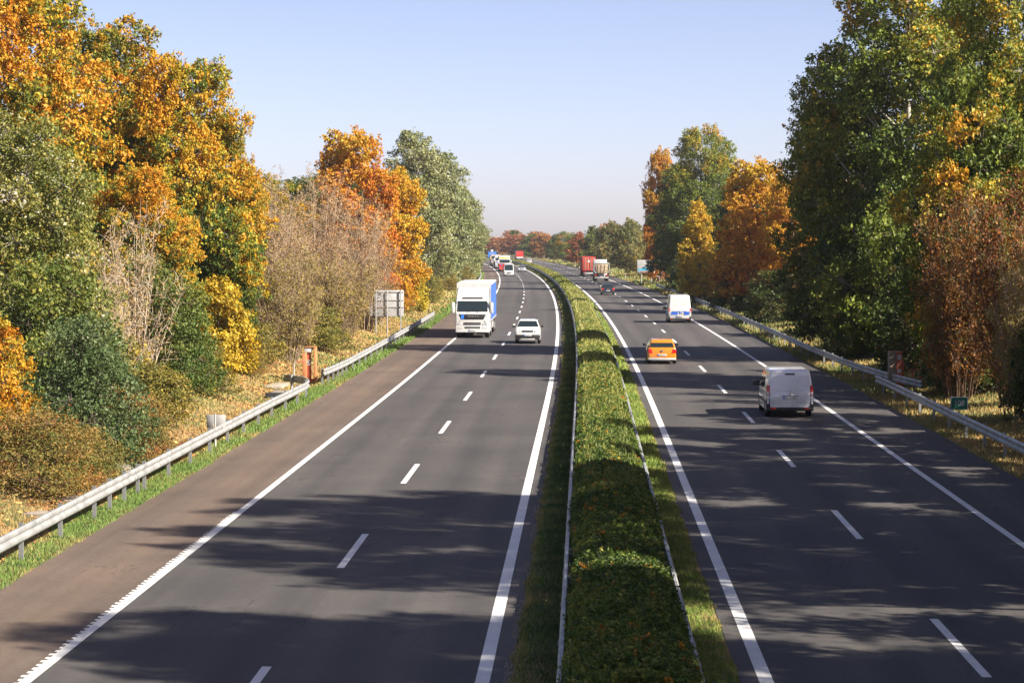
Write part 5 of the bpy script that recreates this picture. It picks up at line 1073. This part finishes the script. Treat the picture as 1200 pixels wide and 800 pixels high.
for sd in (-1, 1):
    MB().tube((sd * 1.28, r_ + .05, 3.2), (sd * 1.36, r_ + .1, 1.9), .05).tube((sd * 1.36, r_ + .1, 1.9), (sd * .98, r_ + .2, 1.35), .05).build('side_frame', M['lightgrey'], t_, smooth=True)
    MB().box(sd * 1.0 - .16, sd * 1.0 + .16, r_ + .1, r_ + .16, .95, 1.12).build('tail_light', M['tail'], t_)
    MB().box(sd * 1.0 - .28, sd * 1.0 + .28, r_ + .3, r_ + .34, .4, .93).build('mud_flap', M['plastic'], t_)
    for yy in (r_ + 1.3, r_ + 2.65, L / 2 - 1.3): wheel(t_, sd * 1.0, yy, .52, .5, 'grey')
MB().box(-.45, .45, r_ + .4, L / 2 - .5, .7, 1.3).build('chassis', M['dark_steel'], t_)
MB().box(-1.2, 1.2, r_ + .02, r_ + .12, .55, .72).build('rear_bumper', M['lightgrey'], t_, bevel=.01)
prism('cab', [(L / 2 - 2.1, 1.1), (L / 2 - 2.1, 3.65), (L / 2 - .6, 3.65), (L / 2, 2.2), (L / 2, .7), (L / 2 - 2.1, .7)], lambda z: 1.2, M['lightgrey'], t_, .1)
MB().box(-1.12, 1.12, L / 2 - 2.13, L / 2 - 2.105, 3.2, 3.6).build('rear_panel', M['white'], t_, bevel=.01)
MB().box(-1.15, 1.15, 1.75, 1.95, 3.05, 3.75).build('headboard', M['lightgrey'], t_, bevel=.02)
number_plate(t_, r_ + .01, .8, -1); road_place(t_, RL_R - .2, 410, 1)
# red container lorry
t_ = empty('container_lorry'); tag(t_, 'red container lorry driving ahead of the beige tipper truck', 'lorry')
y0 = 3.6; LL = 12.2; wd = 1.22; z0, z1 = 1.2, 3.85
MB().box(-wd + .04, wd - .04, y0 - LL + .04, y0 - .04, z0, z1).build('container', M['rust'], t_)
for sd in (-1, 1):
    q = MB()
    for k in range(24): yy = y0 - .3 - k * (LL - .6) / 23; q.box(sd * wd - .04, sd * wd + .0, yy - .11, yy + .11, z0 + .12, z1 - .12)
    q.build('corrugated_side', M['rust'], t_)
    for yy in (y0 - LL, y0): MB().box(sd * wd - .09, sd * wd + .01, yy - .06, yy + .06, z0 - .005, z1 + .01).build('corner_post', M['red'], t_, bevel=.01)
    MB().box(sd * .6 - .58, sd * .6 + .58, y0 - LL - .03, y0 - LL + .03, z0 + .12, z1 - .12).build('door', M['rust'], t_, bevel=.01)
    for xx in (.28, .85): MB().tube((sd * xx, y0 - LL - .06, z0 + .1), (sd * xx, y0 - LL - .06, z1 - .1), .025).build('lock_rod', M['lightgrey'], t_)
    for k in range(3): wheel(t_, sd * 1.05, y0 - 9.2 - k * 1.31, .50, .38, 'grey')
    MB().box(sd * .95 - .2, sd * .95 + .2, y0 - LL - .05, y0 - LL - .01, .80, .95).build('tail_light', M['tail'], t_)
for zz in (z0 + .05, z1 - .05): MB().box(-wd, wd, y0 - LL - .04, y0 - LL + .02, zz - .06, zz + .06).build('door_sill', M['red'], t_)
MB().box(-.30, .10, y0 - LL - .085, y0 - LL - .065, 2.75, 3.2).build('white_plate', M['white'], t_)
MB().box(-1.2, 1.2, y0 - LL - .03, y0 - LL + .06, .55, .75).build('rear_bumper', M['white'], t_, bevel=.01)
MB().box(-.5, .5, y0 - LL + .1, y0, .8, 1.19).build('chassis', M['dark_steel'], t_)
tractor(t_, 'red', y0 + 2.9, hi=False); road_place(t_, RL_R - .25, 466, 1)
# far red box lorry
t_ = empty('box_lorry'); tag(t_, 'far red box lorry at the bend above the hedge', 'lorry')
MB().box(-1.27, 1.27, -4, 3, 1.0, 3.0).build('box_body', M['red'], t_, bevel=.03)
MB().box(-1.2, 1.2, -4.03, -3.9, .5, .95).build('rear_bumper', M['white'], t_)
prism('cab', [(3.1, .6), (3.1, 3.0), (4.5, 3.0), (5.0, 1.9), (5.0, .6)], lambda z: 1.2, M['white'], t_, .08)
for sd in (-1, 1):
    MB().box(sd * .64 - .6, sd * .64 + .6, -4.03, -4.005, 1.1, 2.9).build('door', M['red'], t_)
    for yy in (-2.5, 3.9): wheel(t_, sd * 1.0, yy, .48, .4, 'grey')
road_place(t_, RL_R, 845, 1)
#HAZE#
# air: even pale haze between the camera and the far woods
hz = MB().box(-900, 700, -150, 2200, -2.0, 40).build('haze', M['glass']); hz.data.materials.clear()
hm = bpy.data.materials.new('haze_air'); hm.use_nodes = True; hn = hm.node_tree; hn.nodes.clear()
ho = hn.nodes.new('ShaderNodeOutputMaterial'); pv = hn.nodes.new('ShaderNodeVolumePrincipled')
pv.inputs['Color'].default_value = (.86, .90, .97, 1); pv.inputs['Density'].default_value = .00011; pv.inputs['Anisotropy'].default_value = .3
hn.links.new(pv.outputs[0], ho.inputs['Volume']); hz.data.materials.append(hm); tag(hz, 'thin pale autumn haze over the road', 'haze', kind='stuff')
